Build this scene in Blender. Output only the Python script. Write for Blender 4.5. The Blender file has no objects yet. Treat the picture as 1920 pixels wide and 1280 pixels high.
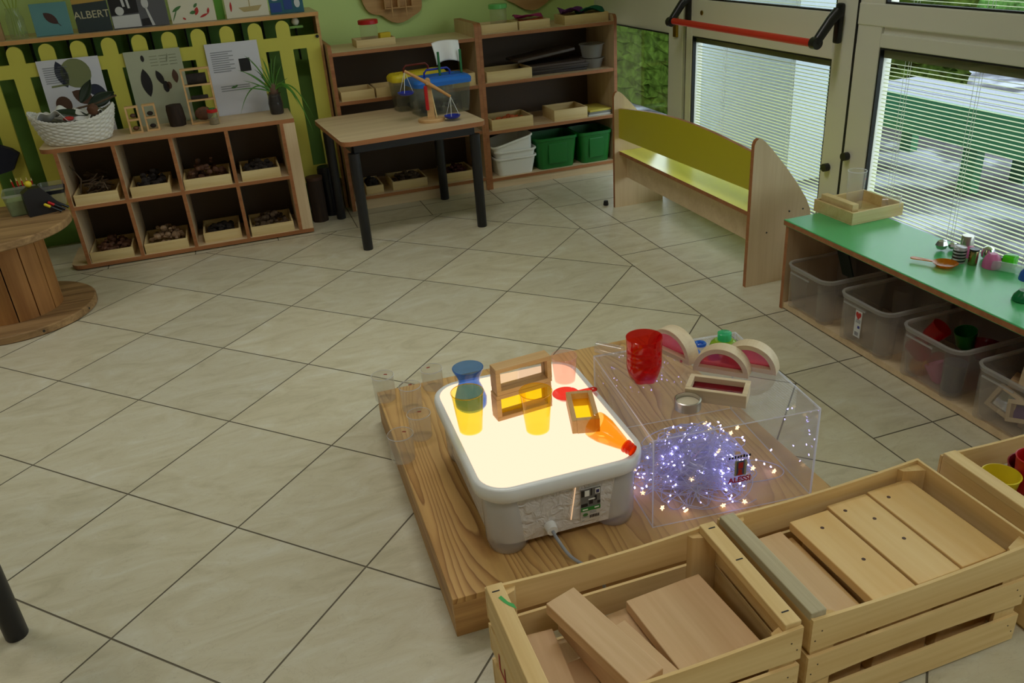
SKY, CEIL_FILL, EXPO = 3.8, 11.5, 0.0
import bpy, bmesh, math, random
from mathutils import Vector, Matrix, Euler
PI = math.pi
rnd = random.Random(11)
SC = bpy.context.scene
COL = SC.collection

# ------------------------------------------------------------------ helpers
def lin(c):
    c = c / 255.0
    return c / 12.92 if c <= 0.04045 else ((c + 0.055) / 1.055) ** 2.4
def S(r, g, b):
    return (lin(r), lin(g), lin(b), 1.0)

class NT:
    """tiny node-tree helper"""
    def __init__(self, name):
        self.m = bpy.data.materials.new(name)
        self.m.use_nodes = True
        self.t = self.m.node_tree
        self.t.nodes.clear()
        self.out = self.n('ShaderNodeOutputMaterial')
    def n(self, kind, **kw):
        nd = self.t.nodes.new(kind)
        for k, v in kw.items():
            if k in ('op',): nd.operation = v
            elif hasattr(nd, k): setattr(nd, k, v)
            else: nd.inputs[k].default_value = v
        return nd
    def l(self, a, b):
        self.t.links.new(a, b)
    def math(self, op, a, b=None):
        nd = self.n('ShaderNodeMath', op=op)
        for i, v in enumerate((a, b)):
            if v is None: continue
            if isinstance(v, (int, float)): nd.inputs[i].default_value = v
            else: self.l(v, nd.inputs[i])
        return nd.outputs[0]
    def ramp(self, fac, stops):
        nd = self.n('ShaderNodeValToRGB')
        els = nd.color_ramp.elements
        while len(els) < len(stops): els.new(0.5)
        for e, (p, c) in zip(els, stops): e.position = p; e.color = c
        self.l(fac, nd.inputs[0])
        return nd.outputs[0]
    def mixc(self, fac, a, b, mode='MIX'):
        nd = self.n('ShaderNodeMix', data_type='RGBA', blend_type=mode)
        for s, v in ((nd.inputs[0], fac), (nd.inputs[6], a), (nd.inputs[7], b)):
            if isinstance(v, (int, float, tuple)): s.default_value = v
            else: self.l(v, s)
        return nd.outputs[2]
    def mix(self, fac, a, b):
        nd = self.n('ShaderNodeMixShader')
        if isinstance(fac, (int, float)): nd.inputs[0].default_value = fac
        else: self.l(fac, nd.inputs[0])
        self.l(a, nd.inputs[1]); self.l(b, nd.inputs[2])
        return nd.outputs[0]
    def done(self, sh):
        self.l(sh, self.out.inputs[0]); return self.m
    def bump(self, h, strength=0.2, dist=0.01):
        b = self.n('ShaderNodeBump', Strength=strength, Distance=dist)
        self.l(h, b.inputs['Height']); return b.outputs[0]
    def coords(self, scale=(1, 1, 1), rand=True):
        tc = self.n('ShaderNodeTexCoord')
        mp = self.n('ShaderNodeMapping')
        mp.inputs['Scale'].default_value = scale
        self.l(tc.outputs['Object'], mp.inputs['Vector'])
        if rand:
            oi = self.n('ShaderNodeObjectInfo')
            v = self.n('ShaderNodeCombineXYZ')
            r = self.math('MULTIPLY', oi.outputs['Random'], 13.0)
            for i in range(3): self.l(r, v.inputs[i])
            self.l(v.outputs[0], mp.inputs['Location'])
        return mp.outputs[0]

def mat(name, col, rough=0.5, metal=0.0, spec=0.5, coat=0.0, var=0.0, vscale=8.0, bump=0.0, trans=0.0):
    k = NT(name)
    b = k.n('ShaderNodeBsdfPrincipled')
    b.inputs['Roughness'].default_value = rough
    b.inputs['Metallic'].default_value = metal
    b.inputs['Specular IOR Level'].default_value = spec
    b.inputs['Coat Weight'].default_value = coat
    if var or bump:
        nz = k.n('ShaderNodeTexNoise', Scale=vscale, Detail=4.0)
        k.l(k.coords(), nz.inputs['Vector'])
        if var:
            d = tuple(c * (1 - var) for c in col[:3]) + (1,)
            u = tuple(min(1, c * (1 + var)) for c in col[:3]) + (1,)
            k.l(k.ramp(nz.outputs[0], [(0.3, d), (0.7, u)]), b.inputs['Base Color'])
        else: b.inputs['Base Color'].default_value = col
        if bump: k.l(k.bump(nz.outputs[0], bump), b.inputs['Normal'])
    else:
        b.inputs['Base Color'].default_value = col
    return k.done(b.outputs[0])

def wood(name, c0, c1, axis='X', scale=1.0, rough=0.5, contrast=1.0, knots=False):
    k = NT(name)
    lo, hi = 1.2 * scale, 26.0 * scale
    sc = {'X': (lo, hi, hi), 'Y': (hi, lo, hi), 'Z': (hi, hi, lo)}[axis]
    v = k.coords(sc)
    n1 = k.n('ShaderNodeTexNoise', Scale=1.0, Detail=5.0, Distortion=0.6)
    k.l(v, n1.inputs['Vector'])
    v2 = k.coords(tuple(x * 5 for x in sc))
    n2 = k.n('ShaderNodeTexNoise', Scale=1.0, Detail=2.0)
    k.l(v2, n2.inputs['Vector'])
    f = k.math('ADD', k.math('MULTIPLY', n1.outputs[0], 0.72), k.math('MULTIPLY', n2.outputs[0], 0.28))
    w = 0.17 / contrast
    col = k.ramp(f, [(0.5 - w, c1), (0.5 + w, c0)])
    if knots:
        vo = k.n('ShaderNodeTexVoronoi', Scale=7.0)
        k.l(k.coords((1.0, 1.0, 1.0)), vo.inputs['Vector'])
        kf = k.ramp(vo.outputs['Distance'], [(0.0, (1, 1, 1, 1)), (0.055, (1, 1, 1, 1)), (0.10, (0, 0, 0, 1))])
        col = k.mixc(k.math('MULTIPLY', kf, 0.65), col, tuple(c * 0.35 for c in c1[:3]) + (1,))
    b = k.n('ShaderNodeBsdfPrincipled', Roughness=rough)
    b.inputs['Specular IOR Level'].default_value = 0.35
    k.l(col, b.inputs['Base Color'])
    k.l(k.bump(f, 0.06), b.inputs['Normal'])
    return k.done(b.outputs[0])

def tinted(name, col, diff=0.15, gloss=1.0, rough=0.04, ior=1.45, dcol=None):
    """thin see-through plastic: coloured transmission + fresnel gloss + a little translucency"""
    k = NT(name)
    tr = k.n('ShaderNodeBsdfTransparent'); tr.inputs[0].default_value = col
    dc = dcol or col
    df = k.n('ShaderNodeBsdfDiffuse'); df.inputs[0].default_value = dc
    tl = k.n('ShaderNodeBsdfTranslucent'); tl.inputs[0].default_value = dc
    a = k.mix(diff, tr.outputs[0], k.mix(0.5, df.outputs[0], tl.outputs[0]))
    gl = k.n('ShaderNodeBsdfGlossy', Roughness=rough)
    fr = k.n('ShaderNodeFresnel', IOR=ior)
    ge = k.n('ShaderNodeNewGeometry')
    f = k.math('MULTIPLY', fr.outputs[0], k.math('SUBTRACT', 1.0, ge.outputs['Backfacing']))
    return k.done(k.mix(k.math('MULTIPLY', f, gloss), a, gl.outputs[0]))

def emit(name, col, st):
    k = NT(name)
    e = k.n('ShaderNodeEmission', Strength=st); e.inputs[0].default_value = col
    return k.done(e.outputs[0])

class MB:
    """collects shapes into one mesh"""
    def __init__(self):
        self.b = bmesh.new(); self.mi = 0
    def _fin(self, faces, mi=None):
        for f in faces: f.material_index = self.mi if mi is None else mi
    def box(self, c, s, rz=0.0, bev=0.0, M=None, edge=None, mi=None):
        """c centre, s size; edge=(axes, material index): faces whose normal lies along those axes get that material"""
        X = Matrix.Translation(c) @ Matrix.Rotation(rz, 4, 'Z')
        if M is not None: X = M @ X
        r = bmesh.ops.create_cube(self.b, size=1.0, matrix=X @ Matrix.Diagonal((s[0], s[1], s[2], 1)))
        vs = r['verts']; fs = set(f for v in vs for f in v.link_faces)
        self._fin(fs, mi)
        if edge:
            R3 = X.to_3x3()
            for f in fs:
                f.normal_update(); n = R3.inverted() @ f.normal
                for ax in edge[0].split(','):
                    i = 'xyz'.index(ax[1]); sg = 1 if ax[0] == '+' else -1
                    if n[i] * sg > 0.9: f.material_index = edge[1]
        if bev:
            es = set(e for v in vs for e in v.link_edges)
            bmesh.ops.bevel(self.b, geom=list(es), offset=bev, segments=2, affect='EDGES', profile=0.5, clamp_overlap=True)
        return self
    def bx(self, x0, x1, y0, y1, z0, z1, **kw):
        return self.box(((x0 + x1) / 2, (y0 + y1) / 2, (z0 + z1) / 2), (x1 - x0, y1 - y0, z1 - z0), **kw)
    def rings(self, rings, cap0=True, cap1=True, closed=True, mi=None):
        vv = [[self.b.verts.new(p) for p in r] for r in rings]
        fs = []
        n = len(vv[0])
        for a, c in zip(vv[:-1], vv[1:]):
            for i in range(n if closed else n - 1):
                j = (i + 1) % n
                fs.append(self.b.faces.new((a[i], a[j], c[j], c[i])))
        if cap0: fs.append(self.b.faces.new(list(reversed(vv[0]))))
        if cap1: fs.append(self.b.faces.new(vv[-1]))
        self._fin(fs, mi)
        return self
    def lathe(self, prof, c=(0, 0, 0), n=32, cap0=True, cap1=True, sx=1.0, sy=1.0, M=None, mi=None, fn=None):
        rs = []
        for (r, z) in prof:
            ring = []
            for i in range(n):
                a = 2 * PI * i / n
                rr = r * (fn(a, z) if fn else 1.0)
                p = Vector((c[0] + rr * sx * math.cos(a), c[1] + rr * sy * math.sin(a), c[2] + z))
                ring.append(M @ p if M is not None else p)
            rs.append(ring)
        return self.rings(rs, cap0, cap1, mi=mi)
    def cyl(self, p0, p1, r0, r1=None, n=16, cap=True, mi=None):
        return self.tube([p0, p1], r0, n=n, r1=r1, cap=cap, mi=mi)
    def tube(self, pts, r, n=8, r1=None, cap=True, mi=None, radii=None, flat=1.0):
        P = [Vector(p) for p in pts]
        rs = []; up = None
        for i, p in enumerate(P):
            d = (P[min(i + 1, len(P) - 1)] - P[max(i - 1, 0)])
            if d.length < 1e-9: d = Vector((0, 0, 1))
            d.normalize()
            if up is None:
                up = Vector((0, 0, 1)) if abs(d.z) < 0.9 else Vector((1, 0, 0))
            u = (up - d * up.dot(d))
            if u.length < 1e-6: u = d.orthogonal()
            u.normalize(); w = d.cross(u); up = u
            t = i / (len(P) - 1)
            rr = radii[i] if radii else (r if r1 is None else r + (r1 - r) * t)
            rs.append([p + (u * math.cos(2 * PI * k / n) * flat + w * math.sin(2 * PI * k / n)) * rr for k in range(n)])
        return self.rings(rs, cap, cap, mi=mi)
    def loft(self, levels, n=6, cap0=True, cap1=False, M=None, mi=None):
        """levels of (z, half x, half y, corner radius)"""
        rs = []
        for (z, hx, hy, r) in levels:
            r = min(r, hx - 1e-4, hy - 1e-4); ring = []
            for q, (sx, sy) in enumerate(((1, 1), (-1, 1), (-1, -1), (1, -1))):
                for k in range(n + 1):
                    a = q * PI / 2 + k * PI / 2 / n
                    p = Vector((sx * (hx - r) + r * math.cos(a), sy * (hy - r) + r * math.sin(a), z))
                    ring.append(M @ p if M is not None else p)
            rs.append(ring)
        return self.rings(rs, cap0, cap1, mi=mi)
    def prism(self, poly, y0, y1, M=None, mi=None, edge_mi=None):
        """2D outline in x,z pushed along y"""
        fr = [Vector((p[0], y0, p[1])) for p in poly]; bk = [Vector((p[0], y1, p[1])) for p in poly]
        if M is not None: fr = [M @ p for p in fr]; bk = [M @ p for p in bk]
        a = [self.b.verts.new(p) for p in fr]; c = [self.b.verts.new(p) for p in bk]
        n = len(a)
        caps = [self.b.faces.new(a), self.b.faces.new(list(reversed(c)))]
        sides = [self.b.faces.new((a[i], c[i], c[(i + 1) % n], a[(i + 1) % n])) for i in range(n)]
        self._fin(caps, mi); self._fin(sides, edge_mi if edge_mi is not None else mi)
        return self
    def plate(self, poly, z0, z1, **kw):
        """2D outline in x,y with thickness in z"""
        M = Matrix(((1, 0, 0, 0), (0, 0, 1, 0), (0, 1, 0, 0), (0, 0, 0, 1)))
        return self.prism(poly, z0, z1, M=M if kw.get('M') is None else kw.pop('M') @ M, **{k: v for k, v in kw.items() if k != 'M'})
    def ball(self, c, r, seg=12, sc=(1, 1, 1), M=None, mi=None):
        X = Matrix.Translation(c) @ Matrix.Diagonal((sc[0], sc[1], sc[2], 1))
        if M is not None: X = M @ X
        q = bmesh.ops.create_uvsphere(self.b, u_segments=seg, v_segments=max(4, seg // 2), radius=r, matrix=X)
        self._fin(set(f for v in q['verts'] for f in v.link_faces), mi)
        return self
    def quad(self, pts, mi=None):
        f = self.b.faces.new([self.b.verts.new(p) for p in pts]); self._fin([f], mi); return self
    def grid(self, fn, nu, nv, mi=None):
        vs = [[self.b.verts.new(fn(i / nu, j / nv)) for j in range(nv + 1)] for i in range(nu + 1)]
        self._fin([self.b.faces.new((vs[i][j], vs[i + 1][j], vs[i + 1][j + 1], vs[i][j + 1])) for i in range(nu) for j in range(nv)], mi)
        return self
    def build(self, name, mats, parent=None, loc=(0, 0, 0), rot=(0, 0, 0), smooth=35, solid=0.0, recalc=True):
        if recalc: bmesh.ops.recalc_face_normals(self.b, faces=self.b.faces)
        me = bpy.data.meshes.new(name); self.b.to_mesh(me); self.b.free()
        for m in (mats if isinstance(mats, (list, tuple)) else [mats]): me.materials.append(m)
        if smooth:
            me.polygons.foreach_set('use_smooth', [True] * len(me.polygons))
            me.set_sharp_from_angle(angle=math.radians(smooth))
        o = bpy.data.objects.new(name, me); COL.objects.link(o)
        o.location = loc; o.rotation_euler = rot
        if parent is not None: o.parent = parent
        if solid:
            md = o.modifiers.new('thickness', 'SOLIDIFY'); md.thickness = solid; md.offset = 0
        return o

def tag(o, label, cat, group=None, kind=None):
    o['label'] = label; o['category'] = cat
    if group: o['group'] = group
    if kind: o['kind'] = kind
    return o
def thing(name, label, cat, loc=(0, 0, 0), rz=0.0, group=None, rot=None):
    o = bpy.data.objects.new(name, None); COL.objects.link(o)
    o.empty_display_size = 0.05
    o.location = loc; o.rotation_euler = rot if rot else (0, 0, rz)
    return tag(o, label, cat, group)
def struct(o): o['kind'] = 'structure'; return o
def copy_tree(o, parent=None):
    c = o.copy(); COL.objects.link(c)
    if parent is not None:
        c.parent = parent; c.matrix_parent_inverse = o.matrix_parent_inverse
    for ch in list(o.children): copy_tree(ch, c)
    return c
def dup(o, loc, rz, label, group=None):
    c = copy_tree(o); c.location = loc; c.rotation_euler = (0, 0, rz); c['label'] = label
    if group: c['group'] = group
    return c
def text(name, body, size, m, parent, loc, rot=(PI / 2, 0, 0), ext=0.0004, align='CENTER', bold=0.0):
    cu = bpy.data.curves.new(name, 'FONT'); cu.body = body; cu.size = size; cu.extrude = ext
    cu.align_x = align; cu.align_y = 'CENTER'; cu.offset = bold
    cu.materials.append(m)
    tmp = bpy.data.objects.new(name, cu); COL.objects.link(tmp)
    me = bpy.data.meshes.new_from_object(tmp.evaluated_get(bpy.context.evaluated_depsgraph_get()))
    bpy.data.objects.remove(tmp); bpy.data.curves.remove(cu)
    if not me.materials: me.materials.append(m)
    o = bpy.data.objects.new(name, me); COL.objects.link(o); o.location = loc; o.rotation_euler = rot
    o.parent = parent
    return o
def ell(cx, cz, rx, rz, n=20, rot=0.0):
    c, s = math.cos(rot), math.sin(rot)
    return [(cx + rx * math.cos(2 * PI * i / n) * c - rz * math.sin(2 * PI * i / n) * s,
             cz + rx * math.cos(2 * PI * i / n) * s + rz * math.sin(2 * PI * i / n) * c) for i in range(n)]
def leafpoly(cx, cz, L, W, rot, n=8):
    pts = [(-L / 2 + L * i / n, W / 2 * math.sin(PI * i / n) ** 0.8) for i in range(n + 1)]
    pts += [(L / 2 - L * i / n, -W / 2 * math.sin(PI * i / n) ** 0.8) for i in range(1, n)]
    c, s = math.cos(rot), math.sin(rot)
    return [(cx + x * c - z * s, cz + x * s + z * c) for x, z in pts]

# ------------------------------------------------------------------ materials
W_PANEL = wood('maple laminate', S(226, 203, 166), S(208, 182, 142), 'X', 0.6, 0.45)
W_PANELZ = wood('maple laminate upright', S(222, 198, 160), S(204, 176, 136), 'Z', 0.6, 0.45)
W_EDGE = wood('brown edge band', S(176, 118, 74), S(150, 95, 56), 'X', 1.0, 0.5)
W_BACK = mat('shaded laminate back', S(92, 74, 56), 0.6)  # shelf shade put into this dark back-panel colour
W_TRAY = wood('pale birch', S(228, 206, 152), S(212, 184, 126), 'X', 0.8, 0.55)
W_CRATEX = wood('poplar crate slat', S(240, 210, 150), S(216, 178, 114), 'X', 0.7, 0.6, 0.9)
W_CRATEY = wood('poplar crate end', S(240, 210, 150), S(214, 176, 112), 'Y', 0.7, 0.6, 0.9)
W_CRATEZ = wood('poplar crate post', S(234, 202, 142), S(208, 170, 108), 'Z', 0.7, 0.6, 0.9)
W_GREY = wood('weathered crate end', S(206, 194, 160), S(176, 162, 128), 'Y', 0.8, 0.7, 1.1)
W_ORANGE = wood('orange pine', S(222, 170, 106), S(192, 138, 78), 'X', 0.6, 0.55, 1.0)
W_BLOCKY = wood('beech block', S(224, 190, 146), S(208, 170, 124), 'Y', 0.8, 0.5)
W_PINEY = wood('pine board', S(240, 206, 146), S(224, 180, 112), 'Y', 0.5, 0.5, 0.8)
W_FRAME = wood('oiled beech frame', S(222, 182, 128), S(200, 158, 104), 'X', 0.8, 0.5)
W_ARCH = wood('pale maple block', S(232, 212, 178), S(214, 190, 152), 'X', 0.8, 0.5)
W_SPOOL = wood('spool plywood', S(178, 142, 96), S(122, 92, 58), 'X', 0.9, 0.65, 1.1)
W_SPOOLZ = wood('spool staves', S(178, 126, 70), S(142, 94, 48), 'Z', 0.7, 0.6, 1.0)
W_BROWN = wood('stained brown wood', S(216, 172, 116), S(188, 144, 90), 'X', 0.8, 0.6)
W_LOG = wood('dark bark', S(64, 48, 36), S(36, 27, 20), 'Z', 1.0, 0.85)

def plywood():
    k = NT('platform plywood')
    v = k.coords((6.4, 0.75, 3.2), rand=False)
    n1 = k.n('ShaderNodeTexNoise', Scale=1.0, Detail=1.0, Distortion=0.25, Roughness=0.3)
    k.l(v, n1.inputs['Vector'])
    vw = k.coords((22.0, 9.0, 22.0), rand=False)
    nw = k.n('ShaderNodeTexNoise', Scale=1.0, Detail=2.0); k.l(vw, nw.inputs['Vector'])
    f = k.math('ADD', k.math('MULTIPLY', n1.outputs[0], 26.0), k.math('MULTIPLY', nw.outputs[0], 0.5))
    r = k.math('FRACT', f)
    rings = k.ramp(r, [(0.0, S(208, 166, 104)), (0.5, S(204, 160, 98)), (0.82, S(176, 130, 74)), (0.93, S(148, 104, 58)), (1.0, S(208, 166, 104))])
    v2 = k.coords((40, 4, 40), rand=False)
    n2 = k.n('ShaderNodeTexNoise', Scale=1.0, Detail=3.0); k.l(v2, n2.inputs['Vector'])
    streak = k.ramp(n2.outputs[0], [(0.35, (0.86, 0.84, 0.80, 1)), (0.65, (1.06, 1.04, 1.0, 1))])
    col = k.mixc(0.8, rings, streak, 'MULTIPLY')
    nb = k.n('ShaderNodeTexNoise', Scale=2.2, Detail=2.0); k.l(k.coords((1, 0.6, 1), rand=False), nb.inputs['Vector'])
    col = k.mixc(k.ramp(nb.outputs[0], [(0.42, (0, 0, 0, 1)), (0.62, (0.5, 0.5, 0.5, 1))]), col, S(216, 178, 120))
    vo = k.n('ShaderNodeTexVoronoi', Scale=2.6); k.l(k.coords((1, 1, 1), rand=False), vo.inputs['Vector'])
    kf = k.ramp(vo.outputs['Distance'], [(0.0, (1, 1, 1, 1)), (0.022, (1, 1, 1, 1)), (0.05, (0, 0, 0, 1))])
    col = k.mixc(k.math('MULTIPLY', kf, 0.7), col, S(84, 54, 32))
    b = k.n('ShaderNodeBsdfPrincipled', Roughness=0.5); b.inputs['Specular IOR Level'].default_value = 0.35
    k.l(col, b.inputs['Base Color'])
    return k.done(b.outputs[0])
W_PLY = plywood()
W_PLYX = wood('plywood side lengthwise', S(202, 158, 98), S(148, 104, 58), 'X', 0.55, 0.5, 1.5)
W_PLYY = wood('plywood side crosswise', S(202, 158, 98), S(148, 104, 58), 'Y', 0.55, 0.5, 1.5)

BLACK = mat('black enamel', S(20, 20, 24), 0.4)
BLACKP = mat('black plastic', S(24, 24, 27), 0.35)
RED = mat('red plastic', S(190, 24, 26), 0.4)
REDBAR = mat('red painted bar', S(212, 50, 36), 0.4)
DARKRED = mat('dark red handle', S(112, 26, 30), 0.4)
BLUE = mat('blue plastic', S(30, 108, 200), 0.4)
NAVY = mat('deep blue plastic', S(34, 48, 160), 0.4)
YELLOW = mat('yellow plastic', S(226, 204, 40), 0.4)
GREENP = mat('green plastic', S(18, 108, 36), 0.35)
GREENSTICK = mat('dark green stick', S(24, 104, 44), 0.5)
WHITEP = mat('white plastic', S(242, 242, 234), 0.4)
YFENCE = mat('yellow lacquered board', S(206, 200, 84), 0.45)
DGREEN = mat('dark green board', S(118, 162, 74), 0.6)
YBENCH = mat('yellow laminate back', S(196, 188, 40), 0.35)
YSEAT_LIT = mat('window-lit yellow seat', S(246, 242, 100), 0.22)  # lighter than the backrest: window light put into the colour
GTOP = mat('green laminate top', S(84, 182, 112), 0.25, var=0.03, vscale=3)
FRAMEW = mat('pale aluminium frame', S(232, 232, 220), 0.4)
GASKET = mat('black gasket', S(18, 18, 20), 0.6)
STEEL = mat('brushed steel', S(200, 196, 186), 0.3, metal=1.0)
BRASS = mat('brass', S(180, 150, 60), 0.35, metal=1.0)
PAPER = mat('white paper', S(214, 214, 220), 0.7)
PAPERG = mat('grey green paper', S(176, 180, 152), 0.7)
CARD = mat('cream card', S(226, 220, 196), 0.6)
INK = mat('black ink', S(26, 24, 26), 0.6)
INKG = mat('grey print', S(150, 152, 156), 0.7)
INKB = mat('brown print', S(84, 56, 40), 0.6)
INKGR = mat('green print', S(72, 120, 62), 0.6)
INKRED = mat('red print', S(184, 46, 40), 0.6)
OLIVE = mat('olive print', S(122, 128, 84), 0.6)
WICKER = mat('white wicker', S(226, 224, 214), 0.75, var=0.08, vscale=60)
CLOTH = mat('white cloth', S(232, 232, 228), 0.9)
LEAF = mat('green leaf', S(78, 132, 44), 0.5, var=0.2, vscale=20)
LEAFG = mat('grey green leaf', S(116, 128, 84), 0.6, var=0.2, vscale=20)
LEAFD = mat('dark leaf', S(28, 44, 26), 0.5)
CONE = mat('brown cone', S(92, 58, 36), 0.7, var=0.3, vscale=40)
TWIG = mat('dry twigs', S(86, 68, 48), 0.8, var=0.3, vscale=30)
DARKN = mat('dark bark pieces', S(42, 34, 28), 0.85, var=0.4, vscale=30)
REDN = mat('dark red berries', S(74, 28, 26), 0.7, var=0.4, vscale=30)
STONE = mat('tan shells', S(150, 122, 92), 0.7, var=0.3, vscale=30)
ORANGEN = mat('orange petals', S(196, 92, 40), 0.7, var=0.2, vscale=30)
SOIL = mat('dark soil', S(48, 40, 32), 0.9, var=0.3, vscale=40)
GREYC = mat('grey cable', S(150, 154, 160), 0.5)
FELTY = mat('yellow felt', S(214, 186, 40), 0.8)
PURPLE = mat('purple cloth', S(96, 44, 110), 0.8)
TEAL = mat('teal green cloth', S(22, 104, 76), 0.8)
MAGENTA = mat('magenta felt', S(150, 40, 96), 0.8)

def r4(r, g, b, p=0.25): return (r ** p, g ** p, b ** p, 1)
CLEAR = tinted('clear acrylic', (0.97, 0.97, 0.98, 1), 0.048, 0.9, 0.02, 1.47, (0.9, 0.9, 0.95, 1))  # violet-tinted diffuse haze imitates reflections on the panels
CLEARCUP = tinted('clear cup plastic', (0.96, 0.955, 0.94, 1), 0.085, 1.0, 0.04, 1.45, (0.95, 0.93, 0.9, 1))
ACREDGE = tinted('acrylic cut edge', (0.9, 0.9, 0.95, 1), 0.75, 0.6, 0.1, 1.45, (0.92, 0.92, 0.98, 1))
FROST = tinted('frosted bin plastic', (0.94, 0.93, 0.92, 1), 0.13, 0.8, 0.18, 1.45, (0.86, 0.84, 0.8, 1))
FROSTRIM = tinted('frosted bin rim', (0.9, 0.9, 0.89, 1), 0.42, 0.9, 0.15, 1.45, (0.86, 0.86, 0.85, 1))
CLEARG = tinted('greenish clear plastic', (0.90, 0.93, 0.86, 1), 0.16, 1.0, 0.06, 1.45, (0.7, 0.78, 0.62, 1))
T_YEL = tinted('amber yellow cup', r4(1.0, 0.86, 0.07), 0.035, 0.8, 0.05, 1.45, (1.0, 0.66, 0.04, 1))
T_YELP = tinted('yellow pane', r4(1.0, 0.80, 0.02, 0.5), 0.06, 0.8, 0.05, 1.45)
T_ORA = tinted('orange bottle', r4(1.0, 0.42, 0.02), 0.05, 1.0, 0.05, 1.45, (1.0, 0.28, 0.02, 1))
T_AMB = tinted('orange ladle', (0.95, 0.42, 0.03, 1), 0.55, 0.9, 0.06, 1.45, (0.9, 0.36, 0.02, 1))
T_BLU = tinted('blue bottle', r4(0.07, 0.24, 0.85), 0.10, 1.0, 0.05, 1.45, (0.05, 0.2, 0.75, 1))
T_RED = tinted('red bottle', r4(0.75, 0.006, 0.004), 0.22, 1.0, 0.05, 1.45, (0.75, 0.01, 0.01, 1))
T_RIM = tinted('amber rim', (1.0, 0.6, 0.05, 1), 0.6, 1.0, 0.05, 1.45, (1.0, 0.55, 0.03, 1))
TUBEW = tinted('whitish clear tube', (0.93, 0.95, 0.95, 1), 0.22, 1.0, 0.04, 1.45, (0.9, 0.94, 0.94, 1))
T_PNK = tinted('pink measuring cup', r4(1.0, 0.62, 0.55), 0.06, 1.0, 0.05, 1.45)
T_PANEP = tinted('pink pane', r4(1.0, 0.26, 0.42, 0.5), 0.35, 0.8, 0.05, 1.45, (0.9, 0.2, 0.3, 1))
T_PANER = tinted('dark red pane', r4(0.5, 0.015, 0.05, 0.5), 0.3, 0.8, 0.05, 1.45, (0.4, 0.01, 0.04, 1))
T_LIME = tinted('lime plastic', (0.6, 0.8, 0.1, 1), 0.6, 0.8, 0.1, 1.45, (0.5, 0.7, 0.08, 1))
T_TEAL = tinted('mint plastic', (0.2, 0.85, 0.5, 1), 0.6, 0.8, 0.1, 1.45, (0.15, 0.75, 0.42, 1))
T_BLUE2 = tinted('sky blue plastic', (0.1, 0.35, 0.9, 1), 0.6, 0.8, 0.1, 1.45)
T_ORP = tinted('orange tile', (1.0, 0.45, 0.05, 1), 0.5, 0.8, 0.1, 1.45)
T_PUR = tinted('purple tile', (0.35, 0.08, 0.6, 1), 0.5, 0.8, 0.1, 1.45)
T_PINK = tinted('pink plastic', (0.9, 0.35, 0.6, 1), 0.7, 0.8, 0.15, 1.45)
T_GREEN = tinted('bright green plastic', (0.2, 0.75, 0.05, 1), 0.6, 1.0, 0.06, 1.45)
GLASS = tinted('window glass', (0.95, 0.97, 0.96, 1), 0.0, 1.0, 0.0, 1.5)
MIRROR = mat('mirror', (0.85, 0.87, 0.88, 1), 0.02, metal=1.0)
WIRE = tinted('clear light wire', (0.85, 0.86, 0.95, 1), 0.65, 1.0, 0.1, 1.5, (0.8, 0.8, 0.86, 1))
LIGHTSHEET = emit('glowing diffuser', (1.0, 0.72, 0.50, 1), 1.3)
LED = emit('white LED', (0.40, 0.36, 1.0, 1), 42.0)
LEDW = emit('warm LED', (1.0, 0.66, 0.34, 1), 2.6)
# ------------------------------------------------------------------ camera (28.97 mm on a 36 mm sensor)
R = ((0.9432855488764686, -0.3253260646912833, -0.06614623884471718),
     (-0.20182154357197718, -0.4037521330434353, -0.8923296922175689),
     (0.2635914221499707, 0.8550714395273413, -0.4465113609681135))
cam = bpy.data.objects.new('camera', bpy.data.cameras.new('camera')); COL.objects.link(cam)
cam.data.sensor_width = 36.0; cam.data.lens = 1545.0 / 1920.0 * 36.0
cam.data.clip_start = 0.02
mw = Matrix(((R[0][0], -R[1][0], -R[2][0], 0.23734786), (R[0][1], -R[1][1], -R[2][1], -2.74942187),
             (R[0][2], -R[1][2], -R[2][2], 1.51329644), (0, 0, 0, 1)))
cam.matrix_world = mw
SC.camera = cam

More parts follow.
